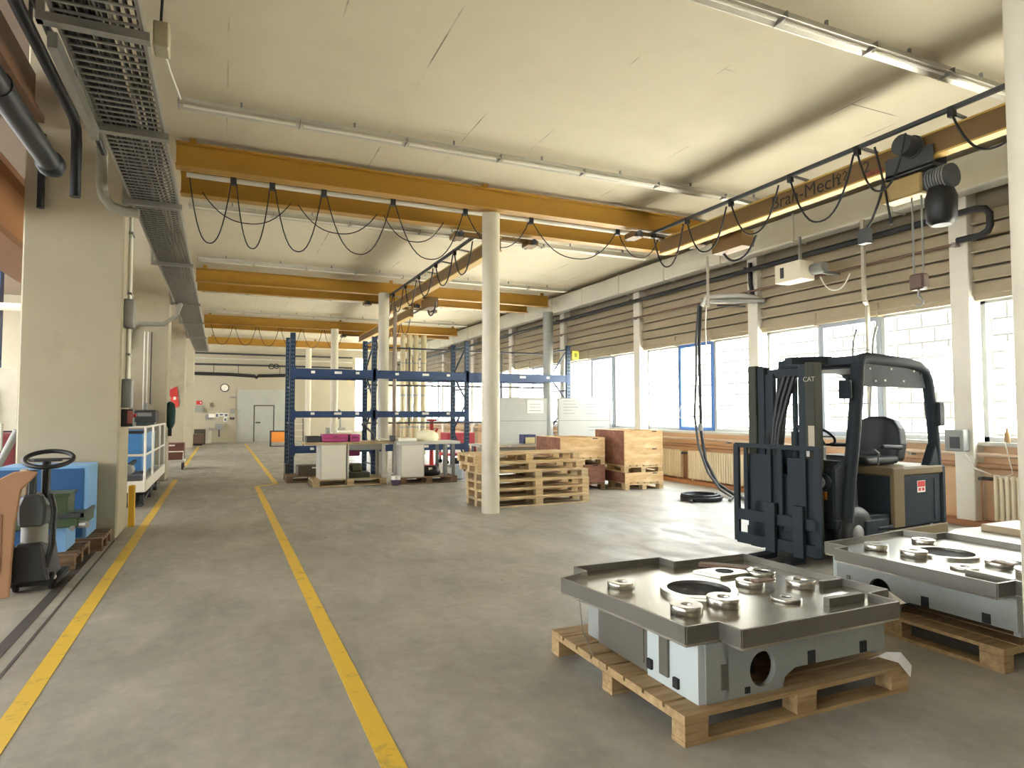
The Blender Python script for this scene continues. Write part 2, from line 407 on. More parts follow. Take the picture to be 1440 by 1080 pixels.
for k, y in enumerate(PYS):
    p = B(9.5, 9.74, y - 0.13, y + 0.13, 0, 4.72).build('column_right', COLW if False else WHITE, bevel=0.01)
    n = k - 4
    struct(p, 'square white pillar between windows, ' + (ORD[n] + ' one along the wall' if n >= 0 else 'behind the viewer'), 'pillar')
    if k == len(PYS) - 1: break
    if k < 3: continue
    y0, y1 = y + 0.13, PYS[k + 1] - 0.13
    nw += 1
    f = MB()
    xa, xb = 9.74, 9.82
    f.box(xa, xb, y0, y0 + 0.07, 1.15, 3.2).box(xa, xb, y1 - 0.07, y1, 1.15, 3.2)
    f.box(xa, xb, y0, y1, 1.15, 1.22).box(xa, xb, y0, y1, 3.08, 3.2)
    m1, m2 = y0 + (y1 - y0) * 0.335, y0 + (y1 - y0) * 0.665
    for mm in (m1, m2): f.box(xa, xb, mm - 0.04, mm + 0.04, 1.22, 3.08)
    fr = f.build('window_%d' % nw, FRAMEG)
    struct(fr, 'three-part window, ' + (ORD[n + 1] + ' bay from the right edge' if n >= -1 else 'behind the viewer'), 'window')
    s = MB().box(xa - 0.03, xb - 0.01, m1 + 0.03, m1 + 0.1, 1.17, 3.12).box(xa - 0.03, xb - 0.01, m2 - 0.1, m2 - 0.03, 1.17, 3.12).box(xa - 0.03, xb - 0.01, m1 + 0.1, m2 - 0.1, 1.17, 1.24).box(xa - 0.03, xb - 0.01, m1 + 0.1, m2 - 0.1, 3.05, 3.12)
    s.build('sash', WBLUE if n == 1 else WGLARE, fr, label='blue sash of the middle light' if n == 1 else 'blue sash painted glare-grey, middle light')
    for a, b_ in ((y0 + 0.07, m1 - 0.04), (m1 + 0.1, m2 - 0.1), (m2 + 0.04, y1 - 0.07)):
        B(xa + 0.03, xa + 0.04, a, b_, 1.22, 3.08).build('pane', GLASS, fr)
    # shutter boxes: horizontal overlapping boards above the glass
    t = MB()
    for i in range(6):
        z = 3.2 + i * 0.2
        M = Matrix.Translation((9.64, 0, z + 0.085)) @ Matrix.Rotation(math.radians(-20 if i % 2 else 10), 4, 'Y')
        t.box(-0.02, 0.02, y0, y1, -0.075, 0.075, M)
        t.box(9.58, 9.66, y0, y1, z - 0.012, z + 0.012)
    t.box(9.62, 9.74, y0, y1, 3.12, 3.2)
    t.box(9.6, 9.74, y0 + 1.2, y0 + 1.24, 3.1, 3.32).box(9.6, 9.74, y0 + 2.4, y0 + 2.44, 3.1, 3.32)
    struct(t.build('trim_%d' % (nw + 1), SHUT), 'ribbed beige shutter housing over the ' + (ORD[n + 1] + ' window bay' if n >= -1 else 'window behind the viewer'), 'shutter')

# outside
struct(B(9.95, 34, -25, 55, -0.3, -0.1).build('ground_outside', mat('outside_paving', '#f2efe6', 0.9, var=0.04)), 'bright paved yard outside', 'ground')
struct(B(15.3, 15.6, -25, 55, -0.1, 4.8).build('wall_outside', BLOCK), 'white block wall across the yard', 'wall')

# left pillars
for i, (y0, y1) in enumerate(((9.4, 10.3), (17.0, 17.9), (24.75, 25.65), (32.3, 33.2))):
    xr = -1.15
    p = B(-2.2, xr, y0, y1, 0, 7.2).build('column_left', CONC, bevel=0.02)
    struct(p, ['thick painted concrete pillar, nearest on the left', 'thick concrete pillar behind the lift platform', 'thick concrete pillar with the red pennant', 'thick concrete pillar nearest the end wall'][i], 'pillar')
# round columns
for i, (x, y) in enumerate(((3.87, 9.52), (3.88, 17.05), (3.86, 25.1), (3.86, 33.15), (3.87, 1.93))):
    p = MB().cyl((x, y, 0), (x, y, 4.715 if i < 4 else CZ), 0.14, n=32).build('column_round', COLW)
    struct(p, ['round white column in front of the pallet stack', 'round white column inside the blue rack', 'round white column behind the magenta cases', 'round white column close to the end wall', 'round white column at the right edge of the picture'][i], 'column')

# floor lines
def fl(name, pts, label):
    m = MB()
    for p0, p1 in zip(pts[:-1], pts[1:]):
        m.bar((p0[0], p0[1], 0.0015), (p1[0], p1[1], 0.0015), 0.105, 0.003)
    struct(m.build(name, LINEM), label, 'floor line')
fl('trim_30', [(-0.94, -8, 0), (-0.94, 17.2, 0)], 'long yellow aisle line on the left')
fl('trim_31', [(-0.945, 21.6, 0), (-0.93, 34.0, 0)], 'far yellow aisle line beyond the lift platform')
fl('trim_32', [(0.72, -8, 0), (0.72, 14.85, 0)], 'long yellow aisle line in the middle')
fl('trim_33', [(1.13, 15.4, 0), (1.13, 36.0, 0)], 'far yellow aisle line beside the blue rack')
fl('trim_34', [(0.72, 14.9, 0), (1.18, 15.35, 0)], 'short yellow jog joining the two middle lines')
CH = mat('channel_dark', '#4a4844', 0.6)
struct(MB().box(-1.33, -1.25, -6, 9.3, 0.0, 0.003).build('trim_35', CH), 'dark floor channel left of the yellow line', 'floor channel')
struct(MB().box(-1.17, -1.15, -6, 9.3, 0.0, 0.003).build('trim_36', CH), 'narrow dark joint beside the yellow line', 'floor joint')
# far gate with wicket door
d = MB().box(0.79, 3.28, YF - 0.06, YF, 0, 2.83).build('door_1', mat('gate_grey', '#aeb0a6', 0.6, var=0.07, stain='#85857a', stain_amt=0.4))
struct(d, 'wide grey steel gate in the end wall', 'door')
DFR = mat('door_frame_dark', '#55524a', 0.6)
MB().box(1.6, 1.66, YF - 0.075, YF - 0.06, 0, 1.98).box(2.6, 2.66, YF - 0.075, YF - 0.06, 0, 1.98).box(1.6, 2.66, YF - 0.075, YF - 0.06, 1.93, 1.99).build('wicket_frame', DFR, d)
MB().box(1.66, 2.6, YF - 0.07, YF - 0.06, 0.02, 1.93).build('wicket_door', MATS['gate_grey'], d)
MB().box(1.7, 1.95, YF - 0.11, YF - 0.075, 1.0, 1.08).build('handle', DFR, d)
# lights ---------------------------------------------------------------
def light(name, kind, loc, rot, energy, size=None, col=(1, 1, 1), sy=None):
    l = bpy.data.lights.new(name, kind); l.energy = energy; l.color = col
    if kind == 'AREA':
        l.shape = 'RECTANGLE'; l.size = size; l.size_y = sy or size
    o = bpy.data.objects.new(name, l); C.objects.link(o); o.location = loc; o.rotation_euler = rot
    return o
sun = light('sun', 'SUN', (0, 0, 30), (0, 0, 0), 26.0, col=(1, 0.97, 0.9))
sun.data.angle = 0.02
sun.rotation_euler = Vector((-0.45, 0.2, 1)).to_track_quat('Z', 'Y').to_euler()
wd = bpy.data.worlds.new('world'); bpy.context.scene.world = wd; wd.use_nodes = True
wd.node_tree.nodes['Background'].inputs['Color'].default_value = (0.93, 0.96, 1.0, 1)
wd.node_tree.nodes['Background'].inputs['Strength'].default_value = 7.0
# added fill lights out of view, behind the viewer and in the next hall
light('fill_light_behind', 'AREA', (0.5, -5, 4.9), (0, 0, 0), 30, 3, (1, 0.97, 0.92), 6)
light('fill_light_side_hall', 'AREA', (-7, 12, 7.0), (0, 0, 0), 420, 6, (1, 0.97, 0.92), 30)
vs = bpy.context.scene.view_settings
vs.view_transform = 'Standard'; vs.look = 'None'; vs.exposure = 1.55; vs.gamma = 1.0; vs.use_curve_mapping = False
# ------------------------------------------------------------------ overhead: crane runways
def runway(x0, x1, y, z0, label, hang=()):
    """I-section girder spanning the hall (along x)."""
    t = thing('crane_runway_girder', label, 'girder', (x0, y, z0), 0, 'yellow crane runway girders', 'thing')
    h = 0.32; m = MB()
    m.box(x0, x1, y - 0.1, y + 0.1, z0, z0 + 0.025).box(x0, x1, y - 0.1, y + 0.1, z0 + h - 0.025, z0 + h)
    m.build('flange', YEL, t)
    MB().box(x0 + 0.005, x1 - 0.005, y - 0.02, y + 0.02, z0 + 0.025, z0 + h - 0.025).build('web', YEL, t)
    for x in (x0 + 0.2, (x0 + x1) / 2, x1 - 0.2):
        MB().bar((x, y, z0 + h), (x, y, CZ), 0.08, 0.08).build('hanger', YEL, t)
    return t
ry = [(-0.6, 8.05, 9.43, 4.755, 'long yellow crane girder nearest the viewer, above the front round column'),
      (-0.6, 8.3, 10.55, 4.74, 'yellow crane girder just behind the nearest one, with thin cable loops under it'),
      (-0.62, 8.95, 17.45, 4.74, 'upper yellow girder of the pair above the second round column'),
      (-0.62, 8.8, 18.6, 4.72, 'lower yellow girder of the pair above the second round column'),
      (-0.62, 8.9, 25.6, 4.74, 'yellow crane girder above the third round column'),
      (-0.62, 8.9, 26.7, 4.72, 'yellow crane girder just beyond the third round column'),
      (-0.62, 8.9, 33.0, 4.74, 'farthest yellow crane girder, above the column by the end wall')]
for a in ry: runway(*a)

def bridge(x, y0, y1, z0, h, label, cat_label, loops, box_ys, tx):
    """Underhung bridge girder along y with end carriages, festoon track and cable loops."""
    t = thing('bridge_crane', label, 'crane', (x, (y0 + y1) / 2, z0), 0, None)
    m = MB().box(x - 0.075, x + 0.075, y0, y1, z0, z0 + 0.02).box(x - 0.075, x + 0.075, y0, y1, z0 + h - 0.02, z0 + h)
    m.build('flange', mat('flange_yellow_lit', '#c9a552', 0.5), t)  # crane yellow lightened as if the flange were lit
    MB().box(x - 0.06, x + 0.06, y0 + 0.004, y1 - 0.004, z0 + 0.02, z0 + h - 0.02).build('girder_web', YELSHADE, t)
    zt = 4.70
    for ye in (y0 + 0.15, y1 - 0.12):
        c = MB().bar((x - 0.75, ye, z0 + h + 0.01), (x + 0.75, ye, z0 + h + 0.01), 0.1, 0.07)
        e = c.build('end_carriage', YELSHADE, t)
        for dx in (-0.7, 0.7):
            MB().box(x + dx - 0.1, x + dx + 0.1, ye - 0.14, ye + 0.14, z0 + h - 0.08, z0 + h + 0.01).build('carriage_plate', YELSHADE, e)
            for s in (-1, 1): MB().cyl((x + dx, ye + s * 0.13, z0 + h - 0.03), (x + dx, ye + s * 0.19, z0 + h - 0.03), 0.055).build('wheel', DGREY, e)
    MB().bar((tx, y0 + 0.1, zt), (tx, y1 - 0.1, zt), 0.045, 0.045).build('festoon_track', DGREY, t)
    n = max(3, int((y1 - y0) / 1.0))
    for i in range(n + 1):
        y = y0 + 0.2 + (y1 - y0 - 0.4) * i / n
        MB().bar((tx, y, zt), (x - 0.05, y, z0 + h + 0.01), 0.03, 0.03).build('track_arm', GREY, t)
    for a, b_, dr in loops:
        c = MB().tube(sag((tx, a, zt - 0.06), (tx, b_, zt - 0.06), dr, 16), 0.013, 6)
        c.build('festoon_cable', BLACK, t)
        MB().box(tx - 0.03, tx + 0.03, a - 0.03, a + 0.03, zt - 0.09, zt + 0.02).build('cable_trolley', BLACK, t)
    for yb in box_ys:
        MB().box(x + 0.35, x + 0.6, yb - 0.35, yb + 0.35, z0 - 0.16, z0 + 0.1).build('drive_box', YELSHADE, t)
        MB().bar((x + 0.05, yb, z0 + h - 0.05), (x + 0.5, yb, z0 + 0.08), 0.06, 0.06).build('bracket', YELSHADE, t)
        MB().tube(sag((x + 0.5, yb + 0.3, z0 - 0.05), (x + 0.5, yb - 0.5, z0 - 0.02), 0.3, 12), 0.02, 6).build('drive_cable', BLACK, t)
    return t
near = bridge(7.22, 1.0, 9.55, 4.40, 0.27, 'yellow bridge crane painted shade-brown, with dark lettering and cable loops at upper right', 'crane',
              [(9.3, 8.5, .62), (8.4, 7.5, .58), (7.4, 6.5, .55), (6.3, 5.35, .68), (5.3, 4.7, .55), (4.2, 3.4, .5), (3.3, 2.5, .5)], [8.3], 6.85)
RX = Matrix.Rotation(PI / 2, 4, 'X')
ROTL = Matrix.Rotation(-PI / 2, 4, 'Z') @ RX      # text readable from -x
text('Bran-Mech', 'lettering', 0.26, TEXTD, near, Matrix.Translation((7.157, 6.36, 4.535)).translation, ROTL)
lg = MB()
for dy in (-0.04, 0.05):
    lg.tube([(7.156, 5.79 + dy, 4.58), (7.156, 5.76 + dy, 4.61), (7.156, 5.73 + dy, 4.58), (7.156, 5.75 + dy, 4.54), (7.156, 5.77 + dy, 4.50), (7.156, 5.73 + dy, 4.47)], 0.007, 6)
lg.build('emblem', TEXTD, near)
text('2', 'load_mark', 0.2, TEXTD, near, (7.157, 5.42, 4.55), ROTL)
text('2000kg', 'load_text', 0.09, TEXTR, near, (7.157, 5.32, 4.45), ROTL)
bridge(4.4, 10.5, 18.45, 4.40, 0.26, 'yellow bridge crane painted shade-brown, behind the front round column with dark cable loops', 'crane',
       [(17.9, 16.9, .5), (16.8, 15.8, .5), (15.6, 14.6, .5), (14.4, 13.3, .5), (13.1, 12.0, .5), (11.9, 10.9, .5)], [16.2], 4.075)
b3 = bridge(5.1, 18.8, 26.6, 4.40, 0.26, 'far yellow bridge crane painted shade-brown, over the blue rack with zigzag cables', 'crane',
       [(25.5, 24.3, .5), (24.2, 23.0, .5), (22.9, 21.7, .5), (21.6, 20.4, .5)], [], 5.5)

# hoist on the near bridge
hx, hy = 7.22, 4.85
t = thing('chain_hoist', 'electric chain hoist with black motor and hanging hook at upper right', 'hoist', (hx, hy, 2.8))
MB().cyl((hx - 0.31, hy - 0.05, 4.56), (hx - 0.14, hy - 0.05, 4.56), 0.115, n=20).cyl((hx - 0.14, hy - 0.05, 4.56), (hx - 0.1, hy - 0.05, 4.56), 0.13, n=20).build('trolley_motor', DGREY, t)
MB().box(hx - 0.12, hx - 0.1, hy - 0.28, hy + 0.28, 4.3, 4.52).box(hx + 0.1, hx + 0.12, hy - 0.28, hy + 0.28, 4.3, 4.52).box(hx - 0.12, hx + 0.12, hy - 0.28, hy + 0.28, 4.28, 4.32).build('trolley_frame', DGREY, t)
MB().box(hx - 0.12, hx + 0.12, hy - 0.14, hy + 0.36, 4.02, 4.26).build('hoist_body', mat('hoist_beige', '#a8905c', 0.5), t, bevel=0.02)
MB().cyl((hx, hy - 0.16, 4.14), (hx, hy - 0.42, 4.14), 0.13, n=20).build('hoist_motor', DGREY, t)

m = MB()
for i in range(7): m.cyl((hx, hy - 0.19 - i * 0.03, 4.14), (hx, hy - 0.2 - i * 0.03, 4.14), 0.14, n=20)
m.build('cooling_fin', GREY, t)
MB().lathe((hx, hy - 0.28, 3.62), [(0.10, 0), (0.15, 0.05), (0.16, 0.3), (0.12, 0.42)], 16).build('chain_bag', BLACK, t)
MB().tube([(hx, hy + 0.05, 4.02), (hx, hy + 0.05, 3.12)], 0.012, 6).tube([(hx, hy - 0.06, 4.02), (hx, hy - 0.06, 3.12)], 0.012, 6).build('chain', GREY, t)
hb = MB().box(hx - 0.06, hx + 0.06, hy - 0.09, hy + 0.08, 2.95, 3.13).build('hook_block', mat('hook_red', '#624b40', 0.5), t, bevel=0.02)
MB().tube([(hx, hy, 2.95), (hx, hy, 2.88), (hx, hy - 0.04, 2.84), (hx, hy - 0.04, 2.79), (hx, hy, 2.765), (hx, hy + 0.04, 2.785)], 0.014, 8).build('hook', GREY, hb)
MB().tube([(hx - 0.2, hy + 0.35, 4.7), (hx - 0.14, hy + 0.3, 4.3), (hx - 0.12, hy + 0.22, 3.75)], 0.014, 6).build('control_cable', BLACK, t)
MB().box(hx - 0.18, hx - 0.08, hy + 0.5, hy + 0.62, 3.6, 3.78).build('plug_box', DGREY, t)
MB().tube(sag((hx - 0.13, hy + 0.56, 3.78), (hx - 0.14, hy + 0.3, 4.25), 0.1, 10), 0.014, 6).build('plug_cable', BLACK, t)

# cable loops under the second runway girder
t = thing('festoon_line', 'row of thin cable loops hanging from a white rail between the front girders', 'cable', (-0.5, 10.0, 4.9))
MB().cyl((-0.5, 10.0, 4.86), (8.0, 10.0, 4.86), 0.035, n=12).build('rail', PIPEW, t)
MB().bar((-0.5, 9.88, 4.93), (8.2, 9.88, 4.93), 0.03, 0.03).build('power_rail', DGREY, t)
xs = [-0.5, 0.1, 0.62, 1.35, 2.4, 3.6, 4.8, 6.55, 7.5]
dr = [.9, .92, .9, .85, .82, .5, .55, .4]
for i in range(len(xs) - 1):
    MB().tube(sag((xs[i] + 0.04, 10.0, 4.83), (xs[i + 1] - 0.03, 10.0, 4.83), dr[i], 16), 0.009, 5).build('cable_loop', BLACK, t)
    MB().box(xs[i + 1] - 0.04, xs[i + 1] + 0.04, 9.96, 10.04, 4.8, 4.9).build('cable_trolley', DGREY, t)
for a, b_ in ((-0.3, 0.9), (1.0, 2.2), (2.3, 3.3)):
    MB().tube(sag((a, 10.2, 4.7), (b_, 10.2, 4.7), .38, 16), 0.008, 5).build('cable_loop', BLACK, t)
t = thing('festoon_line', 'row of thin cable loops below the far yellow girders', 'cable', (-0.5, 26.1, 4.8))
MB().cyl((-0.5, 26.1, 4.84), (4.5, 26.1, 4.84), 0.03, n=8).build('rail', PIPEW, t)
for i in range(6): MB().tube(sag((-0.4 + i * 0.8, 26.1, 4.82), (0.35 + i * 0.8, 26.1, 4.82), .75, 12), 0.01, 5).build('cable_loop', BLACK, t)

# fluorescent light rows
def light_row(x0, x1, y, label, mi=None):
    t = thing('ceiling_light', label, 'light', (x0, y, 5.0), 0, 'rows of ceiling light fittings')
    MB().box(x0, x1, y - 0.03, y + 0.03, 5.035, 5.085).build('housing', LGREY, t)
    MB().prism([(-0.085, 0.0), (-0.04, 0.05), (0.04, 0.05), (0.085, 0.0), (0.075, 0.0), (0.035, 0.035), (-0.035, 0.035), (-0.075, 0.0)], x0, x1,
               Matrix.Translation((0, y, 4.99)) @ Matrix(((0, 0, 1, 0), (1, 0, 0, 0), (0, 1, 0, 0), (0, 0, 0, 1)))).build('reflector', mat('reflector', '#cfcabb', 0.35, 0.3, var=0.04), t)
    n = max(2, round((x1 - x0) / 1.25)); d = (x1 - x0) / n
    for i in range(n):
        MB().cyl((x0 + i * d + 0.05, y, 5.005), (x0 + (i + 1) * d - 0.05, y, 5.005), 0.016, n=8).build('tube', TUBEM, t)
        MB().box(x0 + i * d - 0.004, x0 + i * d + 0.004, y - 0.086, y + 0.086, 4.988, 5.05).build('joint', GREY, t)
        MB().bar((x0 + (i + 0.5) * d, y, 5.085), (x0 + (i + 0.5) * d, y, CZ), 0.03, 0.02).build('bracket', GREY, t)
light_row(3.3, 9.0, 4.16, 'near row of ceiling lights crossing the upper right corner')
light_row(-0.5, 8.6, 8.07, 'long row of ceiling lights in front of the nearest yellow girder')
light_row(-0.55, 8.7, 12.05, 'row of ceiling lights just beyond the front pair of yellow girders')
light_row(-0.55, 8.9, 16.25, 'row of ceiling lights just in front of the second pair of yellow girders')
light_row(-0.55, 8.9, 20.4, 'row of ceiling lights beyond the second pair of yellow girders')
light_row(-0.55, 8.9, 24.4, 'row of ceiling lights in front of the third pair of yellow girders')
light_row(-0.55, 8.9, 29.0, 'farthest row of ceiling lights before the end wall')

# duct along the window wall
t = thing('air_duct', 'long pale rectangular duct along the top of the window wall', 'duct', (9.3, 14, 4.6))
MB().box(9.17, 9.47, -8, 37.9, 4.58, 5.06).build('casing', FASC, t, bevel=0.03, seg=2)
for i in range(20):
    y = 1.0 + i * 1.85
    MB().box(9.155, 9.48, y - 0.015, y + 0.015, 4.565, 5.07).build('joint_flange', FASC, t)
# wall pipes
t = thing('wall_pipe', 'thick dark pipe along the wall under the duct, bent back near the right edge', 'pipe', (9.33, 6, 4.3))
MB().tube([(9.33, 37, 4.33), (9.33, 5.45, 4.33), (9.33, 5.33, 4.30), (9.33, 5.27, 4.22), (9.33, 5.27, 4.06), (9.33, 5.30, 3.99), (9.33, 5.4, 3.95), (9.33, 5.7, 3.95)], 0.045, 10).build('pipe', BLKP, t)
for k in range(5, 13): MB().box(9.3, 9.5, PYS[k] - 0.02 if k < 13 else 0, PYS[k] + 0.02, 4.36, 4.40).build('clamp', DGREY, t)
t = thing('wall_pipe', 'thin brownish pipe running along the shutters', 'pipe', (9.4, 6, 3.9))
MB().tube([(9.42, 37, 3.93), (9.42, 5.75, 3.93)], 0.022, 8).build('pipe', mat('pipe_brown', '#6f5648', 0.45), t)
for k in range(4, 12): MB().box(9.4, 9.51, PYS[k] - 0.03, PYS[k] + 0.03, 3.9, 3.96).build('clamp', GREY, t)
t = thing('wall_pipe', 'pale pipe along the low wall above the radiators, upper of two', 'pipe', (9.55, 6, 1.0))
MB().tube([(9.58, 37, 0.98), (9.58, 2, 0.98)], 0.028, 8).build('pipe', mat('pipe_pink', '#cdb59a', 0.45), t)
for k in range(4, 12): MB().box(9.56, 9.66, PYS[k] + 0.8, PYS[k] + 0.86, 0.92, 1.0).build('clamp', GREY, t)
t = thing('wall_pipe', 'brown pipe along the low wall just above the radiators, lower of two', 'pipe', (9.55, 6, 0.85))
MB().tube([(9.6, 37, 0.83), (9.6, 2, 0.83)], 0.04, 8).build('pipe', mat('pipe_tan', '#a9805e', 0.45), t)
for k in range(4, 12): MB().box(9.58, 9.72, PYS[k] + 1.6, PYS[k] + 1.66, 0.76, 0.84).build('clamp', GREY, t)
# vertical spiral duct
t = thing('spiral_duct', 'vertical grey spiral duct behind the whiteboards', 'duct', (8.9, 17.4, 0))
MB().cyl((8.9, 17.35, 0.0), (8.9, 17.35, 4.57), 0.15, n=24).build('duct', mat('zinc_duct', '#9a9c98', 0.45, 0.5), t)
for i in range(8): MB().cyl((8.9, 17.35, 0.6 + i * 0.55), (8.9, 17.35, 0.63 + i * 0.55), 0.158, n=24).build('seam_ring', GALV, t)

# heater / unit box on the wall
t = thing('unit_heater', 'white box heater hung below the duct with cables', 'heater', (8.9, 8.2, 3.8))
MB().box(8.72, 9.05, 7.85, 8.4, 3.78, 4.1).build('casing', mat('heater_white', '#e6dfc8', 0.5), t, bevel=0.01)
MB().box(8.85, 8.95, 8.4, 8.41, 3.85, 4.03).build('outlet_slot', DGREY, t)
MB().box(8.71, 8.72, 8.2, 8.27, 3.85, 4.03).build('vent_slot', DGREY, t)
MB().bar((9.0, 8.1, 4.1), (9.0, 8.1, 4.57), 0.04, 0.04).bar((9.0, 7.75, 3.9), (9.5, 7.75, 3.9), 0.05, 0.05).build('bracket', GREY, t)
MB().cyl((9.0, 7.85, 3.95), (9.0, 7.6, 3.95), 0.09, n=16).build('fan_motor', GREY, t)
MB().tube(sag((9.0, 7.7, 3.8), (9.2, 7.3, 3.8), 0.25, 10), 0.012, 6).build('cable', PIPEW, t)
# conduits from the ceiling
t = thing('conduit', 'thin vertical conduit left of the white heater', 'conduit', (8.6, 9.95, 3.6))
MB().bar((8.62, 9.98, 3.62), (8.62, 9.98, 4.6), 0.05, 0.03).build('channel', CONDUIT, t)
t = thing('conduit', 'tall vertical conduit behind the forklift roof', 'conduit', (9.45, 7.2, 2.0))
MB().bar((9.45, 7.2, 0), (9.45, 7.2, 3.3), 0.05, 0.05).bar((9.1, 6.98, 3.3), (9.1, 6.98, 4.57), 0.05, 0.05).bar((9.1, 6.98, 3.3), (9.45, 7.2, 3.3), 0.05, 0.05).build('channel', CONDUIT, t)
# hose boom on the second pillar
t = thing('hose_boom', 'swivel boom wrapped in pale hose, carrying hanging hoses beside the second window pillar', 'hose boom', (9.4, 9.73, 3.7))
MB().cyl((9.55, 9.45, 3.72), (8.75, 10.35, 3.80), 0.05, n=12).build('arm', GALV, t)
MB().tube([(9.52, 9.6, 3.79), (9.3, 9.75, 3.85), (9.0, 10.05, 3.87), (8.8, 10.25, 3.86), (8.78, 10.35, 3.7)], 0.05, 8).build('hose_wrap', mat('wrap_grey', '#c5c3bb', 0.5), t)
MB().tube([(9.3, 9.7, 3.63), (8.95, 10.1, 3.68)], 0.02, 6).build('strut', DGREY, t)
MB().tube([(9.45, 9.72, 4.5), (9.45, 9.72, 4.1), (9.48, 9.68, 3.8)], 0.04, 8).build('drop_pipe', BLKP, t)
MB().tube([(8.78, 10.38, 3.75), (8.76, 10.42, 3.0), (8.77, 10.42, 1.9), (8.76, 10.4, 1.2), (8.74, 10.25, .62), (8.72, 9.9, .2), (8.7, 9.45, .05), (8.5, 8.95, .04), (8.2, 8.6, .04)], 0.032, 10).build('thick_hose', BLACK, t)
MB().tube([(8.72, 10.38, 3.75), (8.68, 10.42, 3.0), (8.7, 10.46, 2.2), (8.62, 10.42, 1.5), (8.66, 10.36, .9), (8.66, 10.1, .4), (8.62, 9.7, .1), (8.45, 9.2, .035), (8.1, 8.9, .035)], 0.024, 10).build('thin_hose', DGREY, t)
MB().tube([(8.85, 10.3, 3.72), (8.82, 10.3, 3.3), (8.84, 10.3, 2.75)], 0.012, 6).tube([(8.72, 10.45, 2.3), (8.6, 10.7, 1.9), (8.55, 10.85, 1.5), (8.65, 10.75, 1.38), (8.76, 10.5, 1.42)], 0.006, 5).build('cord', PIPEW, t)
MB().cyl((8.75, 10.4, 1.2), (8.75, 10.4, 1.34), 0.05, n=12).build('coupling', GREY, t)
# coil of hose on the floor
t = thing('hose_coil', 'flat coil of dark hose lying on the floor before the window wall', 'hose', (7.85, 9.35, 0))
m = MB(); pts = []
for i in range(181):
    a = i * 2 * PI * 5 / 180; r = 0.26 + 0.05 * math.sin(i * 0.23) * 0.3 + 0.018 * (i / 36)
    pts.append((7.85 + r * math.cos(a) * 1.05, 9.35 + r * math.sin(a), 0.03 + 0.035 * (i // 36 % 3)))
m.tube(pts, 0.024, 8); m.tube([(7.55, 9.2, .03), (7.45, 9.15, .03), (7.42, 9.05, .028)], 0.024, 8)
m.build('hose', BLACK, t)

# cable tray on the left
t = thing('cable_tray', 'long galvanised cable ladder packed with cables along the left pillars', 'cable tray', (-0.8, 12, 4.2))
for x in (-1.07, -0.55): MB().box(x - 0.012, x + 0.012, -6, 31, 4.2, 4.31).build('side_rail', GALV, t)
m = MB()
for i in range(300):
    y = -2 + i * 0.11; m.box(-1.06, -0.56, y - 0.012, y + 0.012, 4.2, 4.212)
m.build('rung', GALV, t)
cm = [mat('cable_grey', '#6d6a62', 0.6), BLACK, mat('cable_pale', '#8f8b80', 0.6), DGREY]
for i in range(34):
    x = -1.04 + (i % 22) * 0.0215; ph = random.random() * 6
    MB().tube([(x + 0.02 * math.sin(j * 0.9 + ph), -4 + j * 0.5, 4.232 + 0.022 * (i // 22) + 0.008 * math.sin(j * 1.3 + ph * 2)) for j in range(70)], random.choice([0.014, 0.018, 0.011]), 5).build('cable', cm[i % 4] if i % 3 else BLACK, t)
for y in (3.2, 5.1, 6.9, 9.2, 12.8, 17.4, 21, 25):
    MB().box(-1.16, -0.5, y - 0.04, y + 0.04, 4.13, 4.19).build('bracket_arm', GALV, t)
    MB().bar((-1.14, y, 4.13), (-1.14, y, 4.6), 0.06, 0.04).build('bracket_post', GALV, t)
MB().box(-1.12, -1.06, 5.2, 6.85, 4.02, 4.13).build('edge_angle', GALV, t)
t = thing('junction_box', 'beige junction box with a looped cable beside the cable tray', 'junction box', (-0.42, 6.0, 4.3))
MB().box(-0.53, -0.42, 5.55, 5.75, 4.36, 4.56).build('case', mat('box_beige', '#b9b196', 0.5), t, bevel=0.01)
MB().tube([(-0.48, 5.6, 4.56), (-0.47, 5.55, 4.72), (-0.46, 5.4, 4.78), (-0.5, 5.25, 4.7), (-0.54, 5.15, 4.5)], 0.012, 6).build('cable', BLACK, t)
MB().tube([(-0.46, 5.75, 4.4), (-0.46, 6.2, 4.5), (-0.47, 7.9, 5.0)], 0.01, 6).build('conduit', PIPEW, t)

# pipes and beams of the next hall, upper left
t = thing('exhaust_pipe', 'fat black pipe ending in a round cap at the upper left pillar', 'pipe', (-1.5, 6.5, 3.85))
MB().tube([(-1.5, 1.5, 3.88), (-1.5, 7.15, 3.88)], 0.095, 16).cyl((-1.5, 5.6, 3.88), (-1.5, 5.66, 3.88), 0.105, n=16).build('pipe', BLKP, t)
MB().lathe((-1.5, 7.15, 3.88), [(0.095, 0), (0.115, 0.02), (0.12, 0.12), (0.1, 0.2), (0.05, 0.24), (0.005, 0.25)], 16, (0, 1, 0)).build('end_cap', BLKP, t)
t = thing('service_pipe', 'dark pipe above the fat black pipe at upper left', 'pipe', (-1.35, 6, 4.5))
MB().tube([(-1.4, 1.5, 4.5), (-1.4, 7.6, 4.5), (-1.4, 7.75, 4.45), (-1.4, 7.8, 4.3), (-1.4, 7.8, 3.75)], 0.05, 10).build('pipe', BLKP, t)
for y in (3, 6): MB().bar((-1.4, y, 4.5), (-1.4, y, 5.15), 0.025, 0.025).build('hanger', DGREY, t)
t = thing('service_pipe', 'slim dark pipe nearest the cable tray at upper left', 'pipe', (-1.2, 6, 4.4))
MB().tube([(-1.28, 1.5, 4.52), (-1.28, 8.6, 4.52)], 0.03, 8).build('pipe', BLKP, t)
for y in (3, 7): MB().bar((-1.28, y, 4.52), (-1.28, y, 5.15), 0.02, 0.02).build('hanger', DGREY, t)
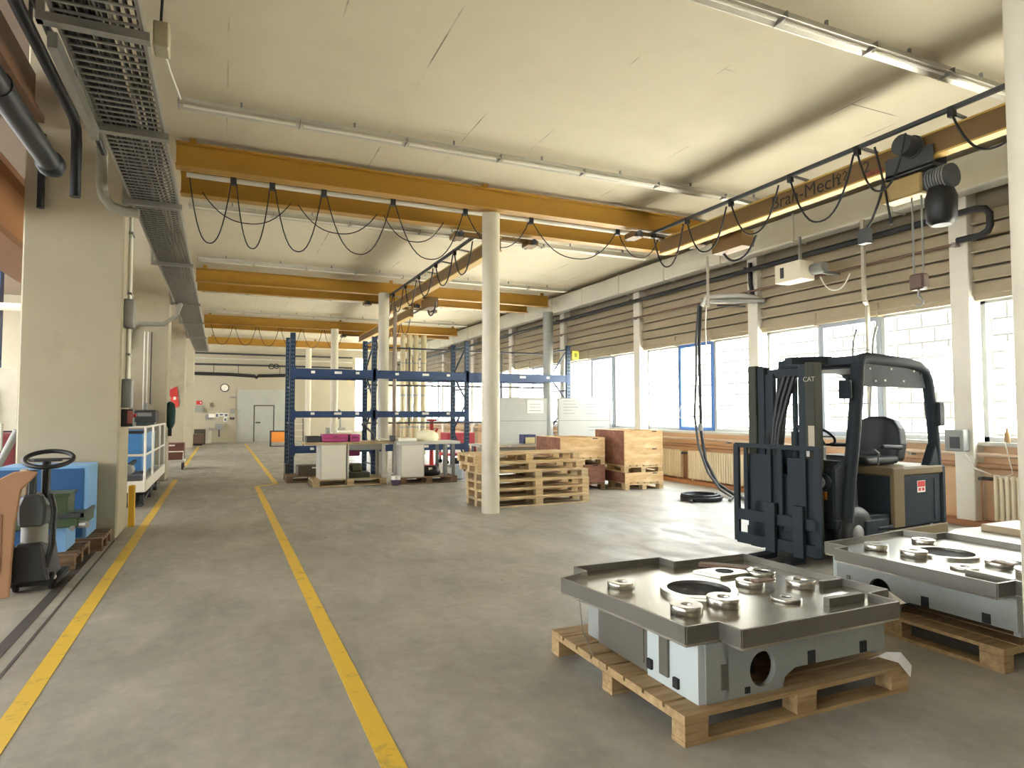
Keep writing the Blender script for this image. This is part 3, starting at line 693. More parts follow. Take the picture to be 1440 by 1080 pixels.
t = thing('service_pipe', 'grey pipe elbow turning down in front of the left pillar', 'pipe', (-1.4, 9, 4.2))
MB().tube([(-1.34, 8.9, 4.9), (-1.34, 8.9, 4.25), (-1.32, 8.93, 4.12), (-1.25, 8.98, 4.02), (-1.1, 9.0, 3.98), (-0.95, 9.0, 3.97)], 0.06, 10).build('pipe', mat('pipe_olive', '#8d8a7c', 0.5), t)
MB().bar((-1.34, 8.9, 4.9), (-1.34, 8.9, 5.15), 0.03, 0.03).build('hanger', DGREY, t)
t = thing('service_pipe', 'short black drop pipe on the face of the left pillar', 'pipe', (-2.08, 9.3, 4.0))
MB().tube([(-2.02, 9.33, 4.9), (-2.02, 9.33, 4.0)], 0.04, 8).build('pipe', BLKP, t)
MB().bar((-2.02, 9.33, 4.4), (-2.02, 9.402, 4.4), 0.06, 0.03).build('wall_mount', DGREY, t)
t = thing('side_hall_girder', 'brown and orange crane girder of the next hall at upper left', 'girder', (-3, 6, 4))
for y in (0, 10, 20, 28): MB().bar((-2.95, y, 4.85), (-2.95, y, 7.2), 0.15, 0.15).build('hanger', DGREY, t)
MB().box(-3.15, -2.75, -4, 30, 3.95, 4.75).build('web', mat('girder_orange', '#a06a34', 0.5, var=0.1), t)
MB().box(-3.3, -2.6, -4, 30, 3.85, 3.95).box(-3.3, -2.6, -4, 30, 4.75, 4.85).build('flange', mat('girder_orange_dark', '#8a5a30', 0.5), t)
t = thing('side_hall_girder', 'dark brown upper girder above the fat black pipe', 'girder', (-2.2, 5, 5))
for y in (-2, 5): MB().bar((-2.28, y, 5.6), (-2.28, y, 7.2), 0.12, 0.12).build('hanger', DGREY, t)
MB().box(-2.45, -2.1, -4, 9.3, 5.1, 5.6).build('web', mat('girder_brown', '#6b4f38', 0.5), t)
MB().box(-2.55, -2.0, -4, 9.3, 5.02, 5.1).build('flange', mat('girder_brown', '#6b4f38', 0.5), t)
# ------------------------------------------------------------------ pallets
def pallet(x0, y0, L, W, label, along='x', rz=0.0, group=None, z=0.0, wm=None, H=0.144, name='pallet'):
    """Wooden pallet with its near left corner at (x0, y0); runners along the given axis."""
    wm = wm or PAL
    if along == 'y': sx, sy = W, L
    else: sx, sy = L, W
    t = thing(name, label, 'pallet', (x0, y0, z), rz, group)
    def P_(a0, a1, b0, b1, z0, z1, mb):      # a = along runners, b = across
        if along == 'x': mb.box(a0, a1, b0, b1, z0, z1)
        else: mb.box(b0, b1, a0, a1, z0, z1)
    bw = 0.1; bh = 0.078
    ys = (0.0, W / 2 - bw / 2, W - bw)
    xs = (0.0, L / 2 - 0.07, L - 0.14)
    for b in ys:
        m = MB(); P_(0, L, b, b + bw, 0, 0.022, m); m.build('runner', wm, t, world=False)
        for a in xs:
            m = MB(); P_(a, a + 0.14, b, b + bw, 0.022, 0.1, m); m.build('block', wm, t, world=False, bevel=0.003)
    for a in xs:
        m = MB(); P_(a, a + 0.14, 0, W, 0.1, 0.122, m); m.build('stringer_board', wm, t, world=False)
    nb = max(5, round(W / 0.16)); g = 0.02 if W > 1 else 0.035; bwid = (W - g * (nb - 1)) / nb
    m = MB()
    for i in range(nb):
        b = i * (bwid + g); P_(0, L, b, b + bwid, 0.122, H, m)
    m.build('deck', wm, t, world=False)
    return t

p1 = pallet(1.99, 2.5, 1.55, 1.34, 'big pale wooden pallet on the floor under the nearest casting', 'x', wm=PAL)
p2 = pallet(4.28, 2.42, 1.42, 1.34, 'pale wooden pallet under the second casting at the right edge', 'y', wm=PAL)

# ------------------------------------------------------------------ machine castings
def casting(x, y, z, label):
    t = thing('machine_casting', label, 'casting', (x, y, z), 0, 'machined castings on pallets')
    ox, oy, oz = 2.74, 3.14, 0.146
    def q(m): m.v = [(a - ox, b - oy, c - oz) for a, b, c in m.v]; return m
    def bld(m, name, mt, par=None, **k): return q(m).build(name, mt, par or t, world=False, **k)
    # body: four side walls, the near one with raised recess at the bottom
    RY = Matrix(((1, 0, 0, 0), (0, 0, 1, 0), (0, 1, 0, 0), (0, 0, 0, 1)))   # (a,b)->(x,z) extruded along y
    hole = [(2.52 + 0.085 * math.cos(i * PI / 12), 0.262 + 0.088 * math.sin(i * PI / 12)) for i in range(24)]
    # near face built as a strip mesh around the round opening
    def face_with_hole(y0, y1):
        m = MB(); L0, L1, R0, R1 = 2.28, 2.66, 0.146, 0.43
        n = 24; outer = []
        for i in range(n):
            a = i * PI / 12; c, s = math.cos(a), math.sin(a)
            k = min(((L1 - 2.52) if c > 0 else (2.52 - L0)) / max(abs(c), 1e-6), ((R1 - 0.262) if s > 0 else (0.262 - R0)) / max(abs(s), 1e-6))
            outer.append((2.52 + c * k, 0.262 + s * k))
        vs = [(p[0], yy, p[1]) for yy in (y0, y1) for p in hole] + [(p[0], yy, p[1]) for yy in (y0, y1) for p in outer]
        fs = []
        for i in range(n):
            j = (i + 1) % n
            fs += [(i, j, 2 * n + j, 2 * n + i), (n + i, 3 * n + i, 3 * n + j, n + j), (i, n + i, n + j, j)]
        m.add(vs, fs)
        for cx, cz in ((L0, R0), (L1, R0), (L1, R1), (L0, R1)):     # fill the four corners the radial strip leaves
            pass
        return m
    m = face_with_hole(2.55, 2.58)
    m.box(2.16, 2.285, 2.55, 2.58, 0.146, 0.43)
    m.prism([(2.655, 0.146), (2.67, 0.2), (2.74, 0.235), (3.40, 0.235), (3.42, 0.23), (3.42, 0.43), (2.655, 0.43)], 2.55, 2.58, RY)
    m.box(2.28, 2.30, 2.55, 2.58, 0.146, 0.43).box(2.28, 2.66, 2.552, 2.58, 0.41, 0.43).box(2.28, 2.66, 2.552, 2.58, 0.146, 0.165)
    bld(m, 'front_wall', CAST)
    bld(MB().box(2.3, 2.66, 2.75, 2.76, 0.15, 0.42), 'inner_plate', DARKHOLE)
    m = MB().box(2.12, 2.16, 2.56, 2.97, 0.146, 0.43)
    bld(m, 'side_panel', CASTW, label='pale painted panel on the left side')
    m = MB().box(2.12, 2.16, 2.97, 3.47, 0.16, 0.43).box(2.115, 2.12, 3.0, 3.44, 0.2, 0.4)
    bld(m, 'side_panel', CASTD, label='dark ribbed panel on the left side')
    bld(MB().box(2.105, 2.125, 2.78, 2.85, 0.2, 0.43), 'groove_strip', CASTD)
    for y0, z0 in ((2.92, 0.19), (2.7, 0.17)): bld(MB().box(2.105, 2.125, y0, y0 + 0.04, z0, z0 + 0.05), 'pocket', DARKHOLE)
    bld(MB().box(2.16, 3.42, 3.62, 3.66, 0.146, 0.43), 'back_wall', CAST)
    bld(MB().box(2.16, 2.2, 3.47, 3.62, 0.146, 0.43).box(3.38, 3.42, 2.58, 3.62, 0.2, 0.43).box(3.2, 3.42, 3.3, 3.62, 0.146, 0.25), 'end_wall', CAST)
    for x0, z0, w, h in ((2.40, 0.16, 0.03, 0.03), (2.83, 0.235, 0.05, 0.07), (3.22, 0.24, 0.05, 0.06)):
        bld(MB().box(x0, x0 + w, 2.543, 2.553, z0, z0 + h), 'pocket', DARKHOLE)
    bld(MB().box(2.25, 2.28, 2.543, 2.553, 0.2, 0.32), 'pocket', CASTD)
    # tray: floor and upright rim following the stepped outline
    out = [(2.05, 2.56), (2.25, 2.56), (2.26, 2.415), (3.38, 2.43), (3.38, 2.61), (3.55, 2.62), (3.49, 3.70), (2.87, 3.70), (2.86, 3.855), (2.17, 3.85), (2.18, 3.71), (1.95, 3.62), (2.02, 3.0)]
    bld(MB().prism(out, 0.43, 0.487), 'tray_floor', STEEL)
    m = MB(); n = len(out)
    for i in range(n):
        a, b_ = Vector((*out[i], 0)), Vector((*out[(i + 1) % n], 0))
        m.bar((a.x, a.y, 0.487), (b_.x, b_.y, 0.487), 0.014, 0.085)
    bld(m, 'rim', CASTD)
    m = MB().bar((3.05, 3.66, 0.505), (3.28, 3.42, 0.505), 0.08, 0.02)
    bld(m, 'rim_bridge', mat('rust_bar', '#6b5240', 0.6), label='rusty flat bar across the back corner')
    bld(B(3.08, 3.36, 2.62, 2.66, 0.487, 0.528), 'stop_bar', CASTD)
    bld(B(3.36, 3.52, 2.9, 2.93, 0.487, 0.528), 'stop_bar', CASTD)
    bld(MB().ring((2.62, 3.15, 0.487), 0.225, 0.185, 0.022, 40), 'opening_collar', STEEL)
    bld(MB().cyl((2.62, 3.15, 0.47), (2.62, 3.15, 0.4885), 0.186, n=40), 'opening', DARKHOLE, label='large dark round opening')
    bld(MB().bar((2.42, 3.02, 0.497), (2.62, 2.9, 0.497), 0.12, 0.02), 'collar_lug', STEEL)
    for bx, by, ro, ri, h in ((2.26, 3.43, 0.085, 0.035, 0.035), (2.28, 2.84, 0.085, 0.03, 0.05), (2.56, 2.875, 0.09, 0.035, 0.05), (3.27, 3.31, 0.09, 0.055, 0.03), (3.0, 3.13, 0.085, 0.04, 0.035), (3.27, 2.99, 0.085, 0.045, 0.045), (2.96, 2.81, 0.085, 0.03, 0.02)):
        o = bld(MB().ring((bx, by, 0.487), ro, ri, h, 28), 'boss', STEEL, bevel=0.003)
        bld(MB().cyl((bx, by, 0.48), (bx, by, 0.4885), ri + 0.001, n=20), 'bore', DARKHOLE, o)
    o = bld(MB().prism([(2.88, 3.52), (3.2, 3.52), (3.2, 3.32), (2.94, 3.32)], 0.487, 0.508), 'mounting_plate', STEEL, bevel=0.003)
    bld(MB().cyl((3.06, 3.42, 0.49), (3.06, 3.42, 0.5095), 0.06, n=24), 'bore', DARKHOLE, o)
    bld(MB().box(2.99, 3.13, 3.05, 3.11, 0.522, 0.53), 'rust_patch_plate', mat('rust_bar', '#6b5240'), label='small rusty plate on a boss')
    return t
c1 = casting(2.74, 3.14, 0.146, 'big grey machined casting on a pallet, nearest to the viewer')
RZ = -PI / 2
c2 = copy_tree(c1, (4.98, 3.08, 0.146), RZ, 'second grey machined casting, on the pallet between the nearest one and the forklift')
t = thing('shipping_tag', 'small white tag stuck on the left rim of the nearest casting', 'label', (1.98, 3.2, 0.44))
MB().bar((1.985, 3.42, 0.475), (1.992, 3.32, 0.475), 0.004, 0.07).build('tag_sheet', LABELM, t)
t = thing('plastic_wrap', 'crumpled clear plastic flap hanging at the right corner of the nearest casting', 'plastic wrap', (3.45, 2.5, 0.2))
m = MB().add([(3.26, 2.535, .2), (3.40, 2.525, .225), (3.47, 2.49, .225), (3.53, 2.47, .15), (3.51, 2.465, .09), (3.45, 2.49, .17), (3.34, 2.53, .205)], [(0, 1, 5, 6), (1, 2, 3, 4, 5)])
m.build('sheet', mat('plastic_sheet', '#c9c8c2', 0.2, spec=0.7), t)
MB().add([(3.56, 2.62, .52), (3.6, 2.6, .44), (3.68, 2.6, .44), (3.58, 2.63, .44), (3.57, 2.66, .5)], [(0, 1, 2), (0, 2, 3, 4)]).build('protective_sheet', PAPER, c1, label='folded white sheet at the right corner')
t = thing('strap', 'thin strap tying the nearest casting to its pallet', 'strap', (1.98, 3.5, 0.14))
MB().tube([(1.925, 3.36, 0.5), (1.925, 3.33, 0.3), (1.98, 3.30, 0.152)], 0.004, 5).build('band', mat('strap_grey', '#7d786c', 0.5), t)
# third load behind the second casting
t = pallet(6.05, 3.15, 1.2, 0.9, 'low pallet under the dark crate at the right edge', 'x', wm=PALD)
t = thing('dark_crate', 'low dark blue crate at the right edge behind the second casting', 'crate', (6.1, 3.2, 0.15))
MB().prism([(6.1, 3.2), (7.2, 3.2), (7.2, 4.0), (6.5, 4.05), (6.1, 3.9)], 0.146, 0.42).build('box', mat('crate_navy', '#26313c', 0.4), t, bevel=0.01)
MB().prism([(6.08, 3.18), (7.22, 3.18), (7.22, 4.02), (6.5, 4.07), (6.08, 3.92)], 0.42, 0.435).build('lid', mat('crate_lid', '#c9c9c2', 0.35), t)
t = thing('steel_block', 'flat brownish steel block lying on the dark crate', 'block', (6.7, 3.5, 0.44))
MB().box(6.6, 7.15, 3.3, 3.9, 0.436, 0.50).build('slab', mat('block_tan', '#9c8a6e', 0.4), t, bevel=0.006)

# ------------------------------------------------------------------ forklift
FO = (6.70, 4.844, 0); FR = math.radians(186)
t = thing('forklift', 'black and ochre electric forklift parked by the windows, facing left', 'forklift', FO, FR)
fk = t
def fb(m, name, mt, par=None, **k): return m.build(name, mt, par or fk, world=False, **k)
W_ = 1.07
# local axes: +x forward, y = 0 near side .. -1.07 far side   (near side faces the viewer)
fb(B(-1.05, 0.0, -W_ + 0.02, -0.02, 0.27, 0.86), 'battery_box', FORK, bevel=0.01)
sp = fb(B(-0.93, -0.2, -0.02, 0.004, 0.3, 0.85), 'side_door', mat('forklift_panel', '#2b3137', 0.7, spec=0.15), bevel=0.006)
fb(B(-0.86, -0.8, 0.004, 0.012, 0.34, 0.8), 'door_grip', FORK, sp)
fr = MB().box(-0.2, 0.012, -0.035, 0.012, 0.3, 0.95)
fb(fr, 'corner_post', FORKG, bevel=0.01)
fb(B(-1.06, -0.97, -W_, 0.01, 0.27, 0.95), 'rear_post', FORK, bevel=0.02)
fb(B(-1.04, 0.012, -W_ + 0.01, 0.008, 0.85, 0.95), 'hood', FORKG, bevel=0.02)
fb(B(-1.08, 0.2, -W_ + 0.01, 0.01, 0.16, 0.28), 'chassis_skirt', FORKG, bevel=0.01)
fb(B(-1.0, 0.95, -W_ + 0.15, -0.15, 0.2, 0.32), 'chassis', FORK)
st = fb(B(-0.62, -0.46, 0.004, 0.006, 0.66, 0.79), 'warning_sticker', LABELM, label='small red and white warning sticker')
fb(B(-0.615, -0.465, 0.006, 0.007, 0.72, 0.785), 'sticker_picture', RED, st)
fb(B(-0.6, -0.55, 0.006, 0.007, 0.675, 0.71).box(-0.53, -0.48, 0.006, 0.007, 0.675, 0.71), 'sticker_symbol', RED, st)
# floor, step and front cowl
fb(B(0.0, 0.95, -W_ + 0.04, -0.04, 0.36, 0.46), 'foot_floor', FORK, bevel=0.01)
fb(MB().box(0.08, 0.5, -0.1, 0.0, 0.24, 0.42).box(0.02, 0.3, -0.03, 0.01, 0.3, 0.34), 'step', FORK, bevel=0.01)
RYZ = Matrix(((1, 0, 0, 0), (0, 0, 1, 0), (0, 1, 0, 0), (0, 0, 0, 1)))
fb(MB().prism([(0.52, 0.4), (0.95, 0.4), (0.95, 0.98), (0.8, 1.06), (0.62, 1.02), (0.55, 0.9)], -W_ + 0.06, -0.06, RYZ), 'front_cowl', FORK, bevel=0.02)
fb(MB().prism([(0.45, 0.46), (0.52, 0.46), (0.6, 0.95), (0.55, 1.0)], -0.75, -0.15, RYZ), 'dash_panel', DGREY, bevel=0.01)
fb(MB().prism([(0.5, 0.95), (0.85, 1.0), (0.75, 1.22), (0.52, 1.2)], -0.72, -0.42, RYZ), 'instrument_pod', mat('pod_grey', '#474e52', 0.45), bevel=0.03)
sw = fb(MB().cyl((0.62, -0.6, 1.0), (0.42, -0.6, 1.26), 0.03, n=12), 'steering_column', FORK)
nv = Vector((-0.6, 0, 0.8))
fb(MB().torus((0.4, -0.6, 1.29), 0.17, 0.016, nv), 'steering_wheel', BLACK, sw)
fb(MB().bar((0.3, -0.6, 1.19), (0.5, -0.6, 1.38), 0.03, 0.015).bar((0.4, -0.76, 1.285), (0.4, -0.44, 1.285), 0.03, 0.015), 'wheel_spoke', BLACK, sw)
for yy in (-0.16, -0.9):
    hl = fb(MB().lathe((0.95, yy, 0.84), [(0.075, 0), (0.09, 0.03), (0.09, 0.07), (0.07, 0.09)], 16, (1, 0, 0)), 'headlight', FORK)
    fb(MB().cyl((1.041, yy, 0.84), (1.046, yy, 0.84), 0.065, n=16), 'lens', mat('lens', '#c9cfd2', 0.15), hl)
    fb(B(0.96, 1.0, yy - 0.03, yy + 0.03, 0.66, 0.74), 'indicator', mat('indicator_amber', '#b0702c', 0.3))
# wheels
for x, r, w in ((0.62, 0.29, 0.22), (-0.78, 0.22, 0.18)):
    for yy, s in ((-0.02, -1), (-W_ + 0.02, 1)):
        wl = fb(MB().lathe((x, yy + (0 if s < 0 else 0), r), [(r * 0.6, 0.0), (r * 0.95, 0.0), (r, 0.03), (r, w - 0.03), (r * 0.95, w), (r * 0.6, w)], 28, (0, s, 0)), 'tyre', BLACK)
        fb(MB().lathe((x, yy, r), [(0.01, -0.012), (r * 0.3, -0.01), (r * 0.35, 0.01), (r * 0.6, 0.02), (r * 0.62, 0.05)], 20, (0, s, 0)), 'rim', GREY, wl)
# overhead guard
for yy in (-0.06, -0.98):
    fb(MB().tube([(0.76, yy, 0.42), (0.72, yy, 0.7), (0.62, yy, 1.2), (0.53, yy, 1.75), (0.5, yy, 2.05), (0.47, yy, 2.12)], 0.068, 10), 'front_pillar', FORK)
    fb(MB().tube([(0.47, yy, 2.12), (0.35, yy, 2.145), (-0.4, yy, 2.12), (-0.66, yy, 2.09), (-0.78, yy, 2.03), (-0.85, yy, 1.93), (-0.88, yy, 1.8), (-0.95, yy, 1.3), (-0.98, yy, 0.95)], 0.062, 10), 'roof_rail', FORK)
fb(MB().prism([(-0.98, 0.94), (-0.74, 0.94), (-0.9, 1.2)], -0.11, -0.01, RYZ), 'pillar_foot', FORK, bevel=0.01)
fb(MB().prism([(-0.98, 0.94), (-0.74, 0.94), (-0.9, 1.2)], -1.03, -0.93, RYZ), 'pillar_foot', FORK, bevel=0.01)
fb(MB().bar((0.47, -1.03, 2.12), (0.47, -0.01, 2.12), 0.14, 0.09), 'roof_cross_rail', FORK, bevel=0.008)
fb(MB().bar((-0.74, -1.0, 2.04), (-0.74, -0.04, 2.04), 0.14, 0.1), 'roof_cross_rail', FORK, bevel=0.008)
pass
fb(MB().bar((0.47, -0.42, 2.14), (0.98, -0.55, 2.12), 0.12, 0.08), 'roof_nose', FORK)
for k in range(7):
    yy = -0.16 - k * 0.125
    fb(MB().bar((0.42, yy, 2.10), (-0.7, yy, 2.06), 0.06, 0.03), 'roof_slat', FORK)
fb(B(-0.72, 0.42, -0.95, -0.1, 2.04, 2.055), 'roof_plate', FORK)
fb(MB().prism([(0.47, 2.10), (-0.6, 2.09), (-0.74, 2.0), (-0.8, 1.84), (0.40, 1.84)], -0.075, -0.05, RYZ), 'roof_side_panel', FORK, bevel=0.005)
for x, z in ((0.3, 2.03), (-0.1, 2.04), (-0.55, 2.03), (0.2, 1.9), (0.02, 1.91), (-0.34, 1.91)): fb(MB().cyl((x, -0.05, z), (x, -0.042, z), 0.012, n=10), 'bolt', LABELM)
# seat
fb(B(-0.6, 0.05, -0.84, -0.26, 0.96, 1.06), 'seat_cushion', SEATM, bevel=0.04, seg=3)
bk = MB().prism([(-0.26, 1.0), (-0.24, 1.2), (-0.27, 1.38), (-0.34, 1.48), (-0.45, 1.52), (-0.62, 1.52), (-0.74, 1.48), (-0.82, 1.38), (-0.86, 1.2), (-0.84, 1.0)], -0.09, 0.09,
               Matrix.Translation((-0.62, 0, 0)) @ Matrix.Rotation(math.radians(-8), 4, 'Y') @ Matrix(((0, 0, 1, 0), (1, 0, 0, 0), (0, 1, 0, 0), (0, 0, 0, 1))))
bk.v = [(a + 0.13, b_, c) for a, b_, c in bk.v]
fb(bk, 'seat_backrest', SEATM, bevel=0.04, seg=3)
for yy in (-0.86, -0.24): fb(MB().bar((-0.6, yy, 1.15), (-0.2, yy, 1.17), 0.06, 0.05), 'armrest', SEATM, bevel=0.015)
fb(MB().tube([(-0.1, -0.22, 0.96), (-0.08, -0.2, 1.1), (0.0, -0.2, 1.14)], 0.012, 6), 'lever', GREY)
# mirror, rear light
mr = fb(MB().bar((0.56, -0.05, 1.66), (0.68, -0.08, 1.74), 0.02, 0.02), 'mirror_arm', FORK)
fb(B(0.66, 0.70, -0.16, -0.02, 1.70, 1.9), 'mirror', FORK, mr, bevel=0.01)
fb(MB().bar((0.72, -0.95, 1.7), (0.9, -0.95, 1.7), 0.03, 0.03).bar((0.7, -0.95, 1.9), (0.8, -0.95, 1.9), 0.03, 0.03), 'grab_handle', FORK)
rl = fb(B(-1.02, -0.9, -0.06, 0.04, 1.4, 1.68), 'rear_light', FORK, bevel=0.015)
fb(B(-1.03, -1.02, -0.05, 0.03, 1.42, 1.66), 'rear_lens', mat('lens', ''), rl) if False else fb(B(-1.035, -1.02, -0.05, 0.03, 1.42, 1.66), 'rear_lens', MATS['lens'], rl)
# mast
for yy, wd_ in ((-0.2, 0.11), (-0.93, 0.11)):
    fb(B(0.98, 1.12, yy - wd_ / 2, yy + wd_ / 2, 0.06, 2.08), 'outer_mast_channel', mat('mast_olive', '#3d3f35', 0.65, spec=0.2, var=0.12), bevel=0.008)
    s = 1 if yy < -0.5 else -1
    fb(B(1.0, 1.1, yy + s * 0.06, yy + s * 0.15, 0.08, 2.06), 'inner_mast_channel', FORK, bevel=0.006)
for za, zb in ((1.93, 2.03), (1.05, 1.2), (0.3, 0.45)): fb(B(0.98, 1.04, -0.9, -0.22, za, zb), 'mast_cross_member', FORK)
for yy in (-0.7, -0.43):
    fb(MB().cyl((1.04, yy, 0.1), (1.04, yy, 1.35), 0.045, n=14).cyl((1.04, yy, 1.35), (1.04, yy, 1.95), 0.028, n=12), 'lift_cylinder', FORK)
fb(B(1.06, 1.08, -0.84, -0.68, 1.35, 1.98), 'chain_guard', FORK)
for dy in (0, 0.06, 0.12):
    fb(MB().tube([(1.08, -0.4 - dy, 1.95), (1.11, -0.47 - dy, 1.7), (1.12, -0.56 - dy * .7, 1.4), (1.12, -0.6 - dy * .5, 1.15), (1.13, -0.56 - dy, 0.9)], 0.026, 8), 'hydraulic_hose', BLACK)
fb(MB().tube([(1.0, -0.28, 1.2), (1.06, -0.34, 1.35), (1.08, -0.4, 1.45)], 0.015, 6), 'hydraulic_hose', BLACK)
fb(MB().tube([(0.96, -1.0, 1.0), (0.98, -1.08, 1.2), (1.02, -1.03, 1.28), (1.06, -0.98, 1.22)], 0.014, 6), 'hydraulic_hose', BLACK)
RT = Matrix.Rotation(FR, 4, 'Z')
ML = WM[fk.name] @ Matrix.Translation((1.124, -0.2, 1.9))
cat_ = text('CAT', 'maker_lettering', 0.07, TEXTC, fk, ML.translation, RT @ Matrix.Rotation(PI / 2, 4, 'Z') @ RX)
fb(B(1.12, 1.123, -0.22, -0.15, 1.2, 1.42), 'load_plate', mat('plate_tan', '#a39a83', 0.5), label='pale load plate on the mast')
fb(B(1.12, 1.123, -0.25, -0.21, 1.1, 1.16), 'data_label', LABELM)
# carriage, backrest, forks
cx = 1.2
fb(MB().box(cx, cx + 0.05, -1.06, -0.02, 0.36, 0.48).box(cx, cx + 0.05, -1.06, -0.02, 0.1, 0.22).box(cx - 0.06, cx, -0.85, -0.75, 0.08, 0.6).box(cx - 0.06, cx, -0.33, -0.23, 0.08, 0.6), 'fork_carriage', FORK, bevel=0.006)
br = MB().bar((cx + 0.03, -1.08, 1.19), (cx + 0.03, -0.02, 1.19), 0.03, 0.05)
for yy in (-1.06, -0.04): br.box(cx + 0.01, cx + 0.05, yy - 0.035, yy + 0.035, 0.12, 1.2)
for yy in (-0.93, -0.62, -0.48, -0.2): br.box(cx + 0.015, cx + 0.045, yy - 0.025, yy + 0.025, 0.45, 1.18)
fb(br, 'load_backrest', FORK, bevel=0.005)
fb(B(cx - 0.03, cx + 0.0, -0.92, -0.5, 0.15, 1.1), 'backrest_plate', FORK)
fb(B(cx - 0.03, cx + 0.0, -0.42, -0.06, 0.15, 1.08), 'backrest_plate', FORK)
fb(B(cx - 0.05, cx - 0.02, -0.95, -0.1, 0.12, 0.9), 'mast_shield', FORK)
for yy in (-0.58, -0.24):
    fb(MB().box(cx + 0.05, cx + 0.095, yy - 0.06, yy + 0.06, 0.04, 0.6).prism([(cx + 0.05, 0.03), (cx + 0.95, 0.03), (cx + 0.95, 0.042), (cx + 0.6, 0.075), (cx + 0.05, 0.08)], yy - 0.06, yy + 0.06, RYZ), 'fork', FORK, bevel=0.003)
fb(MB().box(0.9, 1.2, -0.95, -0.15, 0.1, 0.3), 'mast_foot', FORK)
# ------------------------------------------------------------------ pallet stack by the round column
nm = ['lowest pallet of the long stack behind the round column', 'second pallet from the floor in the long stack behind the column', 'third pallet from the floor in the long stack behind the column',
      'fourth pallet from the floor in the long stack behind the column', 'fifth pallet from the floor, second from the top of the long stack', 'topmost pallet of the long stack behind the column']
off = [(0, 0), (0.01, 0.01), (-0.01, 0), (0, 0.015), (-0.12, 0.05), (-0.13, 0.12)]
for i in range(6):
    pallet(3.93 + off[i][0], 9.88 + off[i][1] - (0.0), 2.0, 0.8, nm[i], 'x', math.radians(3.0) + (0.008 if i % 2 else -0.006) + (-0.015 if i > 3 else 0), 'long pallets stacked behind the round column', i * 0.1455, wm=PALS if i % 3 else PALN)

# ------------------------------------------------------------------ wooden crates (collars on pallets)
def collar(x, y, z, L, W, rz, label, hh=0.2, mt=PLY, side=PLYR):
    t = thing('pallet_collar', label, 'crate', (x, y, z), rz, 'wooden pallet collars by the windows')
    B(0, L, 0, 0.022, 0, hh).build('front_board', mt, t, world=False)
    B(0, L, W - 0.022, W, 0, hh).build('back_board', mt, t, world=False)
    B(0, 0.022, 0.022, W - 0.022, 0, hh).build('left_board', side, t, world=False)
    B(L - 0.022, L, 0.022, W - 0.022, 0, hh).build('right_board', mt, t, world=False)
    for a in (0.0, L - 0.06):
        MB().box(a, a + 0.06, -0.004, 0.0, 0.0, hh).build('hinge', GREY if False else mt, t, world=False)
    MB().box(L * 0.72, L * 0.84, -0.002, 0.0, hh - 0.03, hh - 0.012).build('slot', DARKHOLE, t, world=False)
    return t
r4 = math.radians(-3)
# right stack
pallet(7.45, 11.14, 1.25, 0.9, 'bottom pallet of the taller crate stack by the windows', 'y', r4, wm=PALS)
collar(7.45, 11.14, 0.146, 0.9, 1.25, r4, 'lowest wooden collar of the taller crate stack', 0.2)
pallet(7.43, 11.14, 1.25, 0.9, 'middle pallet inside the taller crate stack by the windows', 'y', r4, z=0.348, wm=PALS)
collar(7.44, 11.14, 0.494, 0.9, 1.25, r4, 'middle wooden collar of the taller crate stack', 0.345)
collar(7.44, 11.14, 0.841, 0.9, 1.25, r4, 'top wooden collar of the taller crate stack', 0.355, PLY)
# left stack
pallet(6.2, 11.55, 1.25, 1.0, 'bottom pallet of the lower crate stack behind the long pallets', 'y', r4, wm=PALD)
collar(6.2, 11.55, 0.146, 1.0, 1.25, r4, 'lower reddish collar of the crate stack behind the long pallets', 0.36, PLYR)
pallet(6.2, 11.55, 1.25, 1.0, 'upper pallet of the lower crate stack behind the long pallets', 'y', r4, z=0.508, wm=PALS)
collar(6.2, 11.55, 0.654, 1.0, 1.25, r4, 'upper pale collar of the crate stack behind the long pallets', 0.4, PLY)

# ------------------------------------------------------------------ whiteboards and table behind
def wboard(x0, x1, y, label, lines):
    t = thing('whiteboard', label, 'whiteboard', ((x0 + x1) / 2, y, 0), 0, 'whiteboards on stands')
    for z0, z1 in ((0.86, 1.36), (1.375, 1.9)):
        B(x0, x1, y, y + 0.03, z0, z1).build('panel', BRIGHTST, t)
    MB().box(x0, x1, y - 0.005, y + 0.035, 1.36, 1.375).box(x0, x1, y - 0.005, y + 0.035, 1.9, 1.915).build('frame_rail', GREY, t)
    for x in (x0 - 0.03, x1):
        MB().box(x, x + 0.03, y - 0.005, y + 0.035, 0.02, 1.92).box(x, x + 0.03, y - 0.25, y + 0.28, 0, 0.03).build('stand', GREY, t)
    for (a, b_, z) in lines:
        MB().box(a, b_, y - 0.002, y, z, z + 0.012).build('written_line', mat('marker_grey', '#7d858c', 0.6), t)
    return t
wboard(5.55, 7.15, 14.0, 'grey two-tier board with a paper sheet, left of the vertical duct', [])
t = thing('paper_sheet', 'white paper sheet pinned on the left grey board', 'paper', (6.9, 13.99, 1.7))
B(6.62, 7.05, 13.99, 13.998, 1.55, 1.86).build('sheet', PAPER, t)
for i in range(3): B(6.68, 6.98, 13.987, 13.99, 1.6 + i * 0.08, 1.612 + i * 0.08).build('print_line', MATS.get('marker_grey') or mat('marker_grey', '#7d858c', 0.6), t)
rnd = random.Random(3)
wboard(7.48, 8.92, 14.0, 'whiteboard filled with faint rows of writing, right of the vertical duct', [(7.6 + (i % 2) * 0.62, 7.6 + (i % 2) * 0.62 + 0.25 + rnd.random() * 0.25, 1.84 - 0.075 * (i // 2)) for i in range(10)] + [(8.3, 8.75, 1.2 - 0.08 * i) for i in range(2)])
